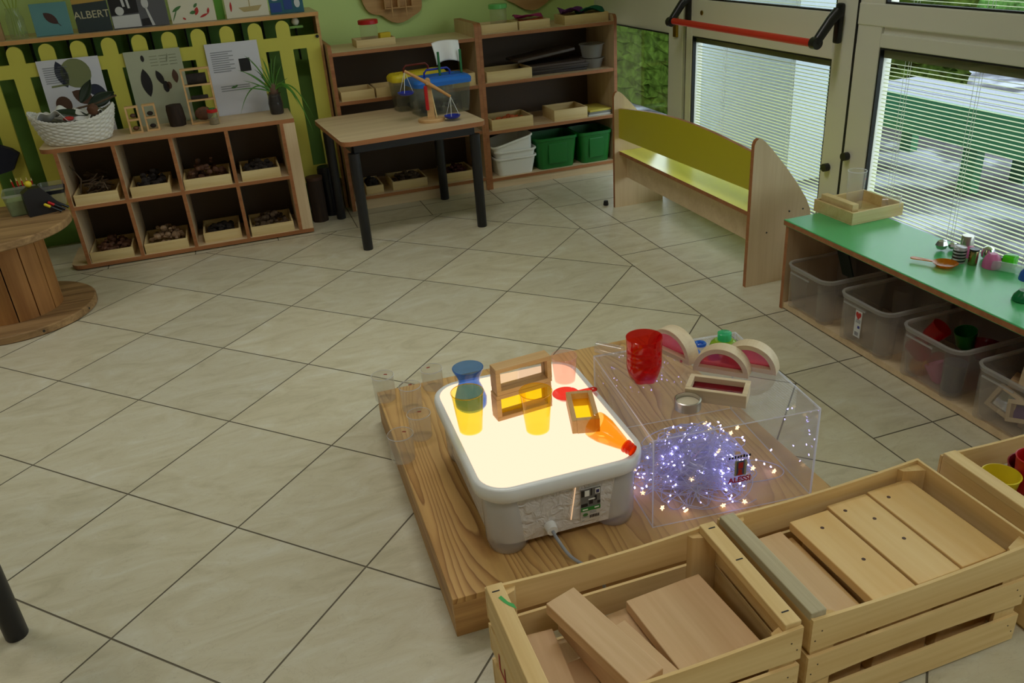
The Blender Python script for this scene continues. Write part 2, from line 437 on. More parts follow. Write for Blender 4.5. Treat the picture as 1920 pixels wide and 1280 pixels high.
# ------------------------------------------------------------------ floor of marble-look tiles, laid diagonally with a straight border
def clip(poly, n, d):
    out = []
    for i, p in enumerate(poly):
        q = poly[(i + 1) % len(poly)]
        a = p[0] * n[0] + p[1] * n[1] - d; b = q[0] * n[0] + q[1] * n[1] - d
        if a <= 0: out.append(p)
        if (a < 0 < b) or (b < 0 < a):
            t = a / (a - b); out.append((p[0] + (q[0] - p[0]) * t, p[1] + (q[1] - p[1]) * t))
    return out
FX0, FX1, FY0, FY1 = -3.6, 2.72, -5.2, 2.85
G = 0.0026
def floor():
    b = bmesh.new(); lay = b.loops.layers.float_color.new('tile'); fr = random.Random(5)
    def put(poly, halves):
        for n, d in halves: 
            poly = clip(poly, n, d)
            if len(poly) < 3: return
        f = b.faces.new([b.verts.new((p[0], p[1], 0)) for p in poly])
        if f.calc_area() < 1e-5: b.faces.remove(f); return
        f.normal_update()
        if f.normal.z < 0: f.normal_flip()
        c = (fr.random(), fr.random(), fr.random(), 1)
        for l in f.loops: l[lay] = c
    XB, YB, XO, YO = 1.941, 1.985, 2.172, 2.215
    T = 0.4551; an = math.radians(-44.565); ca, sa = math.cos(an) * T, math.sin(an) * T
    g = G / T
    box = [((-1, 0), -FX0), ((1, 0), FX1), ((0, -1), -FY0), ((0, 1), FY1)]
    for i in range(-20, 21):
        for j in range(-20, 21):
            pts = []
            for (u, v) in ((i + g, j + g), (i + 1 - g, j + g), (i + 1 - g, j + 1 - g), (i + g, j + 1 - g)):
                pts.append((0.0007 + u * ca - v * sa, 0.0025 + u * sa + v * ca))
            put(pts, box + [((1, 0), XB - G), ((0, 1), YB - G)])
    # straight border strips and the tiles beyond them
    for (x0, x1) in ((XB, XO), (XO, XO + 0.455), (XO + 0.455, 3.2)):
        for k in range(-14, 8):
            y0 = -0.099 + k * 0.4585
            put([(x0 + G, y0 + G), (x1 - G, y0 + G), (x1 - G, y0 + 0.4585 - G), (x0 + G, y0 + 0.4585 - G)], box + ([((0, 1), YO - G)] if x0 == XB else []))
    for (y0, y1) in ((YB, YO), (YO, YO + 0.455), (YO + 0.455, 3.2)):
        for k in range(-14, 3):
            x0 = 1.713 + k * 0.4585 - 0.4585
            put([(x0 + G, y0 + G), (x0 + 0.4585 - G, y0 + G), (x0 + 0.4585 - G, y1 - G), (x0 + G, y1 - G)],
                box + [((1, 0), (XB if y0 == YB else XO) - G)])
    for f in b.faces: f.material_index = 0
    f = b.faces.new([b.verts.new(p) for p in ((FX0, FY0, -0.0015), (2.9, FY0, -0.0015), (2.9, FY1, -0.0015), (FX0, FY1, -0.0015))])
    f.material_index = 1
    k = NT('cream marble tile')
    at = k.n('ShaderNodeAttribute', attribute_name='tile')
    tc = k.n('ShaderNodeTexCoord')
    ad = k.n('ShaderNodeVectorMath'); ad.operation = 'MULTIPLY_ADD'
    k.l(at.outputs['Color'], ad.inputs[0]); ad.inputs[1].default_value = (30, 30, 30)
    k.l(tc.outputs['Object'], ad.inputs[2])
    mp = k.n('ShaderNodeMapping'); mp.inputs['Scale'].default_value = (3.2, 7.5, 1); mp.inputs['Rotation'].default_value = (0, 0, 0.5)
    k.l(ad.outputs[0], mp.inputs['Vector'])
    n1 = k.n('ShaderNodeTexNoise', Scale=1.3, Detail=7.0, Distortion=1.6, Roughness=0.6); k.l(mp.outputs[0], n1.inputs['Vector'])
    base = k.ramp(n1.outputs[0], [(0.30, S(193, 185, 157)), (0.46, S(206, 198, 171)), (0.60, S(211, 205, 181)), (0.74, S(218, 215, 197))])
    n2 = k.n('ShaderNodeTexNoise', Scale=2.2, Detail=5.0, Distortion=3.0); k.l(mp.outputs[0], n2.inputs['Vector'])
    vein = k.ramp(k.math('ABSOLUTE', k.math('SUBTRACT', n2.outputs[0], 0.5)), [(0.0, (1, 1, 1, 1)), (0.012, (0, 0, 0, 1))])
    base = k.mixc(k.math('MULTIPLY', vein, 0.22), base, S(150, 138, 112))
    sp = k.n('ShaderNodeSeparateColor'); k.l(at.outputs['Color'], sp.inputs[0])
    tone = k.ramp(sp.outputs[0], [(0.0, (0.95, 0.95, 0.955, 1)), (1.0, (1.03, 1.02, 1.0, 1))])
    base = k.mixc(1.0, base, tone, 'MULTIPLY')
    p = k.n('ShaderNodeBsdfPrincipled', Roughness=0.36); p.inputs['Specular IOR Level'].default_value = 0.4
    k.l(base, p.inputs['Base Color'])
    m = k.done(p.outputs[0])
    me = bpy.data.meshes.new('floor'); b.to_mesh(me); b.free()
    me.materials.append(m); me.materials.append(mat('grey brown grout', S(112, 104, 86), 0.9))
    o = bpy.data.objects.new('floor', me); COL.objects.link(o)
    struct(o)
floor()

# ------------------------------------------------------------------ walls
WALLG = mat('apple green paint', S(214, 240, 152), 0.75)
WALLW = mat('white paint', S(222, 220, 210), 0.8)
def wall(name, a, m, ): struct(MB().bx(*a).build(name, m, smooth=0))
wall('wall_back', (-3.7, 2.82, 2.85, 2.95, -0.02, 3.0), WALLG)
WALLD = mat('low-bounce olive grey', S(150, 148, 128), 0.8)  # unseen walls darkened to cut bounced light
wall('wall_left', (-3.7, -3.6, -5.3, 2.85, -0.02, 3.0), WALLD)
wall('wall_front', (-3.6, 2.82, -5.3, -5.2, -0.02, 3.0), WALLD)
wall('ceiling', (-3.7, 2.82, -5.3, 2.95, 3.0, 3.1), WALLW)
b = MB(); b.bx(2.72, 2.82, -5.2, 2.85, 2.42, 3.0); b.bx(2.72, 2.82, -5.2, -3.06, 0.0, 2.42); b.bx(2.72, 2.82, -5.2, 2.85, -0.02, 0.02)
struct(b.build('wall_right', WALLW, smooth=0))

SLAT = mat('cream blind slat', S(214, 222, 164), 0.5)
CORD = mat('white blind cord', S(236, 238, 234), 0.7)
HEADR = mat('olive blind head rail', S(120, 122, 88), 0.5)
def blind(parent, y0, y1, z0, z1, cords, tilt=0.0, head=True):
    b = MB(); n = int((z1 - z0) / 0.0155); w = 0.0125
    dx, dz = w / 2 * math.cos(tilt), w / 2 * math.sin(tilt)
    for i in range(n):
        z = z0 + (i + 0.5) * 0.0155; x = 2.756
        p = [(x - dx, z + dz), (x, z + 0.0012), (x + dx, z - dz), (x + dx, z - dz - 0.0006), (x, z + 0.0006), (x - dx, z + dz - 0.0006)]
        b.rings([[(q[0], y0 + 0.012, q[1]) for q in p], [(q[0], y1 - 0.012, q[1]) for q in p]])
    o = b.build('blind', SLAT, parent, smooth=0)
    c = MB()
    for y in cords:
        for d in (-0.006, 0.006): c.bx(2.7475, 2.7487, y + d - 0.0006, y + d + 0.0006, z0, z1)
        c.bx(2.7475, 2.7487, y + 0.024, y + 0.0252, z0, z1)
    c.build('blind_cord', CORD, o, smooth=0)
    if head: MB().bx(2.742, 2.772, y0 + 0.004, y1 - 0.004, z1, z1 + 0.03).build('blind_head_rail', HEADR, o, smooth=0)
def pane(parent, y0, y1, z0, z1):
    MB().bx(2.732, 2.736, y0, y1, z0, z1).build('pane', GLASS, parent, smooth=0)
    g = MB(); t = 0.007
    g.bx(2.724, 2.744, y0, y0 + t, z0, z1); g.bx(2.724, 2.744, y1 - t, y1, z0, z1)
    g.bx(2.724, 2.744, y0 + t, y1 - t, z0, z0 + t); g.bx(2.724, 2.744, y0 + t, y1 - t, z1 - t, z1)
    g.build('gasket', GASKET, parent, smooth=0)
X0, X1 = 2.72, 2.79
# right-hand fixed window
w1 = struct(thing('window_1', 'tall window with white blinds behind the green bench', 'window')); del w1['category']
b = MB(); b.bx(X0, X1, 0.055, 0.193, 0.02, 2.42, bev=0.004); b.bx(X0, X1, -3.06, -2.95, 0.02, 2.42)
b.bx(X0, X1, -2.95, 0.055, 0.02, 0.10); b.bx(X0, X1, -2.95, 0.055, 0.995, 1.048, bev=0.004); b.bx(X0 + 0.012, X1, -2.95, 0.193, 1.048, 1.072)
b.bx(X0 - 0.004, X1, -2.95, 0.193, 1.072, 1.157, bev=0.005); b.bx(X0, X1, -2.95, 0.055, 2.34, 2.42)
b.build('window_frame', FRAMEW, w1, smooth=0)
pane(w1, -2.95, 0.055, 0.10, 0.995); pane(w1, -2.95, 0.055, 1.157, 2.34)
blind(w1, -2.95, 0.055, 0.105, 0.955, (-0.09, -0.43, -0.77)); blind(w1, -2.95, 0.055, 1.165, 2.30, (-0.09, -0.43, -0.77), head=False)
k = MB(); k.cyl((2.72, 0.165, 0.536), (2.695, 0.165, 0.536), 0.018, n=14); k.build('hinge_knob', BLACKP, w1)
MB().bx(2.716, 2.724, 0.19, 0.2, 1.0, 1.3).build('seal', GASKET, w1, smooth=0)
# glazed door with panic bar
d1 = struct(thing('door_1', 'glazed white door with red panic bar', 'door')); del d1['category']
b = MB(); b.bx(X0, X1, 0.205, 0.333, 0.02, 2.40, bev=0.004); b.bx(X0, X1, 1.508, 1.572, 0.02, 2.40, bev=0.004)
b.bx(X0, X1, 0.333, 1.508, 0.02, 0.14); b.bx(X0, X1, 0.333, 1.508, 0.92, 1.11, bev=0.004); b.bx(X0, X1, 0.333, 1.508, 2.30, 2.40)
b.build('door_frame', FRAMEW, d1, smooth=0)
pane(d1, 0.333, 1.508, 0.14, 0.92); pane(d1, 0.333, 1.508, 1.11, 2.30)
blind(d1, 0.333, 1.508, 0.145, 0.886, (0.62, 1.2), -0.12); blind(d1, 0.333, 1.508, 1.115, 2.28, (0.62, 1.2), head=False)
MB().bx(2.74, 2.79, 1.572, 1.61, 0.02, 2.40).build('door_gap', GASKET, d1, smooth=0)
pb = MB().cyl((2.60, 1.50, 1.008), (2.60, 0.30, 1.0), 0.0165, n=18).build('panic_bar', REDBAR, d1)
for yy, s in ((0.295, 1), (1.535, -1)):
    a = MB()
    a.bx(2.695, 2.7195, yy - 0.018, yy + 0.018, 0.99, 1.15, bev=0.008)
    a.tube([(2.70, yy, 1.115), (2.665, yy, 1.085), (2.60, yy, 1.002)], 0.02, radii=[0.026, 0.022, 0.02], n=14)
    a.cyl((2.60, yy - 0.016, 1.002), (2.60, yy + 0.016, 1.002), 0.025, n=18)
    a.build('bar_bracket', BLACKP, pb)
MB().cyl((2.715, 1.41, 1.045), (2.722, 1.41, 1.045), 0.012, n=14).build('lock_cylinder', BRASS, d1)
MB().cyl((2.72, 0.284, 0.461), (2.695, 0.284, 0.461), 0.018, n=14).build('hinge_knob', BLACKP, d1)
MB().bx(2.705, 2.722, 1.66, 1.70, 0.90, 1.03, bev=0.003).build('strike_plate', BRASS, d1, smooth=0)
# corner window with solid panel over dark glass
w2 = struct(thing('window_2', 'corner window with solid panel above dark glass', 'window')); del w2['category']
b = MB(); b.bx(X0, X1, 1.61, 1.772, 0.02, 2.42, bev=0.004); b.bx(X0 + 0.012, X1, 1.772, 2.85, 0.912, 2.42); b.bx(X0, X1, 1.772, 2.85, 0.02, 0.08)
b.bx(X0, X1, 2.80, 2.85, 0.08, 0.912)
b.build('window_frame', FRAMEW, w2, smooth=0)
pane(w2, 1.772, 2.80, 0.08, 0.912)
MB().bx(X0, X1, 0.193, 0.205, 0.02, 2.42).build('trim_1', GASKET, smooth=0)['kind'] = 'structure'

# ------------------------------------------------------------------ outside, as seen through the panes
k = NT('outdoor paving'); nz = k.n('ShaderNodeTexNoise', Scale=2.5, Detail=6.0); k.l(k.coords(rand=False), nz.inputs['Vector'])
bs = k.n('ShaderNodeBsdfPrincipled', Roughness=0.9)
k.l(k.ramp(nz.outputs[0], [(0.42, S(46, 46, 52)), (0.5, S(86, 88, 96)), (0.6, S(150, 154, 164))]), bs.inputs['Base Color'])
PAVE = k.done(bs.outputs[0])
struct(MB().bx(2.83, 16, -8, 14, -0.12, -0.06).build('ground_outside', PAVE, smooth=0))
GB = mat('green painted planks', S(46, 116, 76), 0.7)
GW = mat('weathered grey planks', S(128, 132, 142), 0.8)
gb = thing('garden_bench', 'green plank bench outdoors seen through the right window blinds', 'bench', (4.2, 1.0, -0.06))
MB().bx(0, 0.03, -0.9, 0.9, 0.27, 0.49).build('front_plank', GB, gb, smooth=0)
b = MB(); [b.bx(0.03 + i * 0.12, 0.14 + i * 0.12, -0.9, 0.9, 0.46, 0.49) for i in range(4)]; b.build('seat', GW, gb, smooth=0)
for y in (-0.8, -0.12, 0.8):
    for x in (0.04, 0.44): MB().bx(x, x + 0.06, y, y + 0.1, 0, 0.46).build('leg', GB, gb, smooth=0)
hr = random.Random(3)
def hedge(name, label, c, s, col):
    b = MB(); bm = b.b
    bmesh.ops.create_cube(bm, size=1.0, matrix=Matrix.Translation(c) @ Matrix.Diagonal((s[0], s[1], s[2], 1)))
    bmesh.ops.subdivide_edges(bm, edges=bm.edges, cuts=26, use_grid_fill=True)
    for v in bm.verts:
        if v.co.z > c[2] - s[2] / 2 + 0.02: v.co += Vector((hr.uniform(-1, 1), hr.uniform(-1, 1), hr.uniform(-1, 1))) * 0.035
    tag(b.build(name, mat(name + ' leaves', col, 1.0, spec=0.0, var=0.6, vscale=16), smooth=0), label, 'hedge')
hedge('clipped_hedge', 'dark green hedge outside the corner window', (5.0, 4.6, 0.42), (2.2, 3.6, 0.96), S(52, 66, 22))
hedge('far_hedge', 'long green hedge beyond the outdoor bench', (11.5, 4.0, 0.6), (1.2, 16, 1.3), S(70, 104, 48))
tag(MB().bx(3.5, 3.75, 1.62, 2.9, -0.06, 2.3).build('reflection_backdrop', mat('reflection white', S(186, 196, 200), 0.9), smooth=0), 'added white pier outside the glazed door', 'backdrop')  # added panel standing in for a reflection in the door glass

# ------------------------------------------------------------------ light: open sky through the glazing, unseen ceiling fill lights added
w = bpy.data.worlds.new('sky'); SC.world = w; w.use_nodes = True
t = w.node_tree; t.nodes.clear()
tc = t.nodes.new('ShaderNodeTexCoord'); sp = t.nodes.new('ShaderNodeSeparateXYZ'); rp = t.nodes.new('ShaderNodeValToRGB')
t.links.new(tc.outputs['Generated'], sp.inputs[0]); t.links.new(sp.outputs[2], rp.inputs[0])
rp.color_ramp.elements[0].position = 0.0; rp.color_ramp.elements[0].color = (0.62, 0.72, 0.80, 1)
rp.color_ramp.elements[1].position = 0.35; rp.color_ramp.elements[1].color = (0.80, 0.90, 1.0, 1)
bg = t.nodes.new('ShaderNodeBackground'); bg.inputs[1].default_value = SKY
t.links.new(rp.outputs[0], bg.inputs[0])
t.links.new(bg.outputs[0], t.nodes.new('ShaderNodeOutputWorld').inputs[0])
def area(name, loc, rot, sx, sy, power, col=(1, 1, 1), portal=False):
    l = bpy.data.lights.new(name, 'AREA'); l.shape = 'RECTANGLE'; l.size = sx; l.size_y = sy; l.energy = power; l.color = col
    o = bpy.data.objects.new(name, l); COL.objects.link(o); o.location = loc; o.rotation_euler = rot
    if portal: l.cycles.is_portal = True
    else: l.spread = math.radians(130)
    return o
area('daylight_portal', (2.80, -1.45, 1.22), (0, PI / 2, 0), 2.3, 3.0, 1, portal=True)
area('daylight_portal', (2.80, 0.92, 1.22), (0, PI / 2, 0), 2.2, 1.2, 1, portal=True)
area('daylight_portal', (2.80, 2.28, 0.5), (0, PI / 2, 0), 0.85, 1.0, 1, portal=True)
for (x, y) in ((-1.9, -3.2), (-1.9, 0.2), (0.9, -3.2), (0.9, 0.2)):
    area('ceiling_fill', (x, y, 2.93), (0, 0, 0), 1.2, 0.3, CEIL_FILL, (1.0, 0.975, 0.93))  # fill added to brighten the room, no fixtures
SC.view_settings.view_transform = 'Standard'; SC.view_settings.look = 'None'
SC.view_settings.exposure = EXPO; SC.view_settings.gamma = 1.0
SC.view_settings.use_curve_mapping = False
SC.cycles.use_denoising = True
SC.cycles.transparent_max_bounces = 48
SC.cycles.caustics_reflective = False; SC.cycles.caustics_refractive = False
SC.cycles.sample_clamp_indirect = 6.0
# ================================================================== generic small builders
def open_tray(w, d, h, t=0.009, m=None, name='tray'):
    """open wooden tray, origin at the middle of its underside; returns one mesh builder"""
    b = MB()
    b.bx(-w / 2, w / 2, -d / 2, d / 2, 0, 0.006)
    b.bx(-w / 2, w / 2, -d / 2, -d / 2 + t, 0.006, h, bev=0.0015); b.bx(-w / 2, w / 2, d / 2 - t, d / 2, 0.006, h, bev=0.0015)
    b.bx(-w / 2, -w / 2 + t, -d / 2 + t, d / 2 - t, 0.006, h, bev=0.0015); b.bx(w / 2 - t, w / 2, -d / 2 + t, d / 2 - t, 0.006, h, bev=0.0015)
    return b
def tray_thing(label, x, y, z, w, d, h, group, rz=0.0, m=None):
    t = tag(open_tray(w, d, h).build('wooden_tray', m or W_TRAY, None, (x, y, z), (0, 0, rz)), label, 'tray', group)
    return t
def heap(name, label, cat, m, x, y, z, rx, ry, h, kind, seed, rz=0.0):
    """loose natural material nobody could count"""
    q = random.Random(seed); b = MB()
    if kind == 'lumps':
        for i in range(60):
            a, rr = q.uniform(0, 6.28), q.random() ** 0.5
            s = q.uniform(0.010, 0.022)
            hh = max(0.0, h - s * 1.6) * (1 - 0.6 * rr * rr)
            b.ball((rr * (rx - s) * math.cos(a), rr * (ry - s) * math.sin(a), s * 0.8 + q.uniform(0, 1) * hh), s, 6, (1, q.uniform(0.6, 1), q.uniform(0.6, 1)))
    else:
        for i in range(46):
            a = q.uniform(-0.9, 0.9) + (PI if q.random() < 0.5 else 0); L = q.uniform(0.6, 1.0) * rx
            cx, cy = q.uniform(-0.35, 0.35) * rx, q.uniform(-0.55, 0.55) * ry
            z0 = 0.006 + q.uniform(0, h * 0.8); r = q.uniform(0.003, 0.006)
            p = [(cx - L / 2 * math.cos(a), cy - min(L / 2, ry * 0.4) * math.sin(a), z0), (cx + q.uniform(-.01, .01), cy, z0 + q.uniform(0.0, 0.02)),
                 (cx + L / 2 * math.cos(a), cy + min(L / 2, ry * 0.4) * math.sin(a), z0 + q.uniform(0, h * 0.3))]
            b.tube(p, r, n=5)
    return tag(b.build(name, m, None, (x, y, z), (0, 0, rz)), label, cat, None, 'stuff')

# ================================================================== low cube shelf against the picket unit
cs = thing('cube_shelf', 'low maple eight-compartment cube shelf below the yellow picket panel', 'shelf', (0, 0, 0))
CY0, CY1 = 2.025, 2.375
def rounded_board(x0, x1, y0, y1, r, z0, z1):
    poly = [(x1, y0), (x1, y1)]
    poly += [(x0, y1)] + [(x0 + r - r * math.cos(a), y0 + r - r * math.sin(a)) for a in [i * PI / 16 for i in range(9)]]
    b = MB(); b.plate(poly, z0, z1, mi=0, edge_mi=1); return b
rounded_board(-0.745, 0.548, CY0, CY1, 0.07, 0.640, 0.662).build('top_panel', [W_PANEL, W_EDGE], cs, smooth=30)
rounded_board(-0.765, 0.548, CY0, CY1, 0.07, 0.008, 0.030).build('bottom_panel', [W_PANEL, W_EDGE], cs, smooth=30)
for x, nm in ((-0.668, 'side_panel'), (-0.392, 'divider'), (-0.107, 'divider'), (0.180, 'divider')):
    MB().bx(x - 0.0095, x + 0.0095, CY0, CY1 - 0.01, 0.03, 0.64, edge=('-y', 1)).build(nm, [W_PANELZ, W_EDGE], cs, smooth=0)
b = MB(); b.bx(0.466, 0.485, CY0, CY1 - 0.01, 0.03, 0.64, edge=('-y', 1)); b.bx(0.485, 0.548, CY0 + 0.002, CY1 - 0.01, 0.03, 0.64)
b.build('side_panel', [W_PANELZ, W_EDGE], cs, smooth=0)
CX = [(-0.6585, -0.4015), (-0.3825, -0.1165), (-0.0975, 0.1705), (0.1895, 0.466)]
for (x0, x1) in CX:
    MB().bx(x0, x1, CY0, CY1 - 0.01, 0.332, 0.351, edge=('-y', 1)).build('shelf_board', [W_PANEL, W_EDGE], cs, smooth=0)
MB().bx(-0.668, 0.548, CY1 - 0.01, CY1, 0.03, 0.64).build('back_panel', W_BACK, cs, smooth=0)
for x in (-0.42, 0.30): MB().cyl((x, 2.06, 0), (x, 2.06, 0.008), 0.012).build('foot', BLACKP, cs)
# trays: compartment index, row, tray span, heap
CUBE = [(0, 1, -0.648, -0.430, 'left of the upper row, curly twigs over its rim', 'twigs', 'dark curly twigs heaped in the leftmost upper tray', 'twigs', TWIG, 'sticks', 0.10),
        (1, 1, -0.368, -0.165, 'second in the upper row, dark bark inside', 'bark', 'black bark pieces in the second upper tray', 'bark', DARKN, 'lumps', 0.085),
        (2, 1, -0.094, 0.158, 'third in the upper row, the widest, dark cones inside', 'cones', 'grey brown cones heaped in the third upper tray', 'cones', CONE, 'lumps', 0.105),
        (3, 1, 0.212, 0.425, 'right end of the upper row beside dark husks', 'husks', 'dark husks in the rightmost upper tray', 'husks', DARKN, 'lumps', 0.075),
        (0, 0, -0.655, -0.436, 'left end of the lower row, reddish brown pieces inside', 'chestnuts', 'brown nut pieces in the leftmost lower tray', 'nuts', CONE, 'lumps', 0.07),
        (1, 0, -0.376, -0.146, 'second in the lower row, tan shells inside', 'shells', 'tan shells and stones in the second lower tray', 'shells', STONE, 'lumps', 0.085),
        (2, 0, -0.060, 0.146, 'third in the lower row, low black filling', 'seeds', 'black seed pods in the third lower tray', 'seed pods', DARKN, 'lumps', 0.05),
        (3, 0, 0.200, 0.442, 'right end of the lower row, brown bark inside', 'bark_chips', 'brown bark chips in the rightmost lower tray', 'bark chips', TWIG, 'lumps', 0.075)]
for i, (c, r, x0, x1, where, hn, hl, hc, hm, hk, hh) in enumerate(CUBE):
    hh *= 1.35
    z = (0.3515 if r else 0.0305); w = x1 - x0; y = CY0 + 0.012 + 0.135 + (0.03 if i == 6 else 0)
    tray_thing('birch tray in the cube shelf, ' + where, (x0 + x1) / 2, y, z, w, 0.27, 0.056, 'natural material trays in the cube shelf')
    heap(hn, hl, hc, hm, (x0 + x1) / 2, y, z + 0.0062, w / 2 - 0.011, 0.124, hh, hk, 20 + i)
b = MB()
for (p, r) in (([(-0.62, 2.11, 0.40), (-0.60, 2.12, 0.47), (-0.63, 2.13, 0.53), (-0.66 + 0.02, 2.14, 0.545)], 0.004), ([(-0.58, 2.09, 0.41), (-0.53, 2.07, 0.46), (-0.485, 2.055, 0.45), (-0.475, 2.045, 0.415)], 0.0035),
               ([(-0.52, 2.10, 0.40), (-0.49, 2.12, 0.44), (-0.46, 2.13, 0.43)], 0.003)):
    b.tube(p, r, n=6)
tag(b.build('curly_branch', TWIG), 'curly bare branch rising from the leftmost upper tray', 'branch')

# ================================================================== yellow picket unit with a wooden top shelf
fs = thing('picket_unit', 'long yellow picket-fence shelf unit along the green wall', 'shelf unit', (0, 0, 0))
FY = 2.40
b = MB(); P0, PER, W2 = 0.600, 0.1535, 0.0385
xs = [P0 - PER * i for i in range(15)]
for x in xs:
    n = 10; poly = [(x - W2, 0.20), (x + W2, 0.20), (x + W2, 1.098)] + [(x + W2 * math.cos(a), 1.098 + W2 * math.sin(a)) for a in [PI * i / n for i in range(1, n)]] + [(x - W2, 1.098)]
    b.prism(poly, FY, FY + 0.018)
for i, x in enumerate(xs):
    nx = x + PER - W2 if i else 0.716
    b.bx(x + W2, nx, FY, FY + 0.018, 0.978, 1.048); b.bx(x + W2, nx, FY, FY + 0.018, 0.20, 0.30)
b.bx(0.716, 0.795, FY, FY + 0.018, 0.20, 1.048); b.mi = 0
b.build('picket_panel', YFENCE, fs, smooth=30)
MB().bx(xs[-1] - 0.05, 0.812, FY - 0.004, 2.845, 1.145, 1.166, edge=('-y', 1)).build('top_board', [W_PANEL, W_ORANGE], fs, smooth=0)
MB().bx(0.795, 0.812, FY + 0.02, 2.845, 0.0, 1.145, edge=('-y', 1)).build('end_panel', [W_BROWN, W_BROWN], fs, smooth=0)
b = MB(); b.bx(xs[-1] - 0.05, 0.795, 2.60, 2.615, 0.0, 1.145)
b.build('back_panel', DGREEN, fs, smooth=0)
STRIP = mat('black strip', S(16, 20, 12), 0.7)
for i, x in enumerate(xs[:12]):
    xc = x + PER / 2 + (-0.02 if i % 2 else 0.012); MB().bx(xc - 0.004, xc + 0.004, 2.56, 2.5995, 0.9, 1.14).build('divider_strip', STRIP, fs, smooth=0)
MB().cyl((0.786, 2.398, 1.036), (0.786, 2.39, 1.036), 0.009, n=14).build('screw_cap', BLACKP, fs)
tag(MB().ball((0, 0, 0.022), 0.022, 20).build('white_ball', mat('cream ball', S(232, 226, 204), 0.5), None, (0.682, 2.47, 1.098)), 'small cream ball behind the last notch of the yellow picket panel', 'ball')
# ball rests on a small peg board behind the notch
MB().bx(0.644, 0.72, 2.44, 2.50, 1.086, 1.098).build('ball_ledge', DGREEN, fs, smooth=0)

# books leaning against the wall on the top board
def book(label, x0, x1, h, cover, y=2.47, t=0.012, lean=-0.13, name='picture_book'):
    o = thing(name, label, 'book', ((x0 + x1) / 2, y, 1.1675), rot=(lean, 0, 0), group='picture books on the picket unit')
    w = x1 - x0
    MB().box((0, t / 2, h / 2), (w, t, h), bev=0.0015).build('cover', cover, o, smooth=0)
    return o, w
def art(o, name, m, polys, d=0.0012, y=-0.0002):
    b = MB()
    for p in polys: b.prism(p, y - d, y)
    return b.build(name, m, o, smooth=0)
TBLUE = mat('dusty blue cover', S(96, 148, 150), 0.5); DSLATE = mat('slate cover', S(44, 56, 58), 0.5)
GREYP = mat('grey photo cover', S(92, 92, 96), 0.5); TEALC = mat('teal cover', S(32, 96, 110), 0.5)
o, w = book('pale blue picture book with a brown leaf on its cover', -0.664, -0.484, 0.162, TBLUE)
art(o, 'leaf_picture', mat('dark brown print', S(70, 44, 40), 0.6), [leafpoly(0.0, 0.085, 0.085, 0.042, -0.75), [(0.028, 0.058), (0.031, 0.06), (0.042, 0.044), (0.040, 0.043)]])
o, w = book('dark slate picture book titled ALBERT with a mustard strip on top', -0.458, -0.286, 0.225, DSLATE)
art(o, 'mustard_strip', mat('mustard print', S(186, 150, 70), 0.6), [[(-w / 2, 0.142), (w / 2, 0.150), (w / 2, 0.224), (-w / 2, 0.224)]])
text('title', 'ALBERT', 0.052, mat('pale lettering', S(190, 184, 150), 0.6), o, (0, -0.0008, 0.085), bold=0.0003)
o, w = book('black and white photo book of seedlings in jars', -0.280, 0.008, 0.23, GREYP)
art(o, 'photo_dark', INK, [[(-0.14, 0.07), (0.0, 0.075), (0.0, 0.225), (-0.14, 0.225)], [(0.005, 0.006), (0.055, 0.008), (0.055, 0.045), (0.005, 0.04)]])
art(o, 'photo_light', mat('light grey print', S(206, 206, 204), 0.7), [[(-0.14, 0.005), (0.0, 0.005), (0.0, 0.068), (-0.14, 0.065)], ell(-0.095, 0.09, 0.022, 0.022), ell(0.04, 0.12, 0.018, 0.028), [(0.055, 0.004), (0.07, 0.004), (0.045, 0.1), (0.035, 0.1)], [(-0.075, 0.11), (-0.062, 0.11), (-0.075, 0.22), (-0.088, 0.22)], [(-0.05, 0.10), (-0.038, 0.10), (-0.05, 0.22), (-0.062, 0.22)]], y=-0.0014)
o, w = book('cream picture book of chillies and herbs', 0.022, 0.258, 0.215, CARD)
art(o, 'chilli_picture', INKRED, [leafpoly(0.02, 0.055, 0.045, 0.022, 1.2), leafpoly(0.055, 0.03, 0.05, 0.012, 0.35), leafpoly(0.082, 0.052, 0.035, 0.012, 1.3), leafpoly(-0.05, 0.022, 0.02, 0.01, -0.6)])
art(o, 'herb_picture', INKGR, [leafpoly(-0.08, 0.075, 0.06, 0.016, 0.5), leafpoly(0.0, 0.05, 0.035, 0.018, 0.2), leafpoly(0.02, 0.085, 0.03, 0.014, 0.8), leafpoly(-0.095, 0.045, 0.075, 0.006, 1.1)])
tag(MB().bx(0.262, 0.306, 2.50, 2.52, 1.1665, 1.40).build('green_folder', mat('green folder', S(92, 150, 44), 0.6)), 'narrow green folder standing between the two cream books', 'folder')
o, w = book('cream picture book with a paper-boat drawing', 0.314, 0.548, 0.20, CARD)
art(o, 'boat_picture', mat('straw print', S(186, 166, 112), 0.6), [[(-0.02, 0.028), (0.06, 0.03), (0.085, 0.058), (-0.045, 0.052)], [(0.015, 0.055), (0.02, 0.055), (0.02, 0.12), (0.015, 0.12)]])
art(o, 'seed_picture', INKRED, [leafpoly(-0.085, 0.06, 0.055, 0.012, 1.5)])
o, w = book('teal illustrated book at the right end of the top board', 0.556, 0.745, 0.18, TEALC)
art(o, 'cover_picture', mat('blue print', S(40, 70, 140), 0.6), [[(-0.09, 0.01), (-0.03, 0.01), (-0.03, 0.06), (-0.09, 0.06)], [(-0.015, 0.02), (0.03, 0.02), (0.03, 0.09), (-0.015, 0.09)]])
art(o, 'cover_figures', mat('pale print', S(210, 214, 210), 0.6), [ell(0.06, 0.05, 0.016, 0.024), ell(0.005, 0.10, 0.014, 0.012), ell(0.07, 0.09, 0.012, 0.012), ell(-0.06, 0.08, 0.02, 0.01)], y=-0.0014)
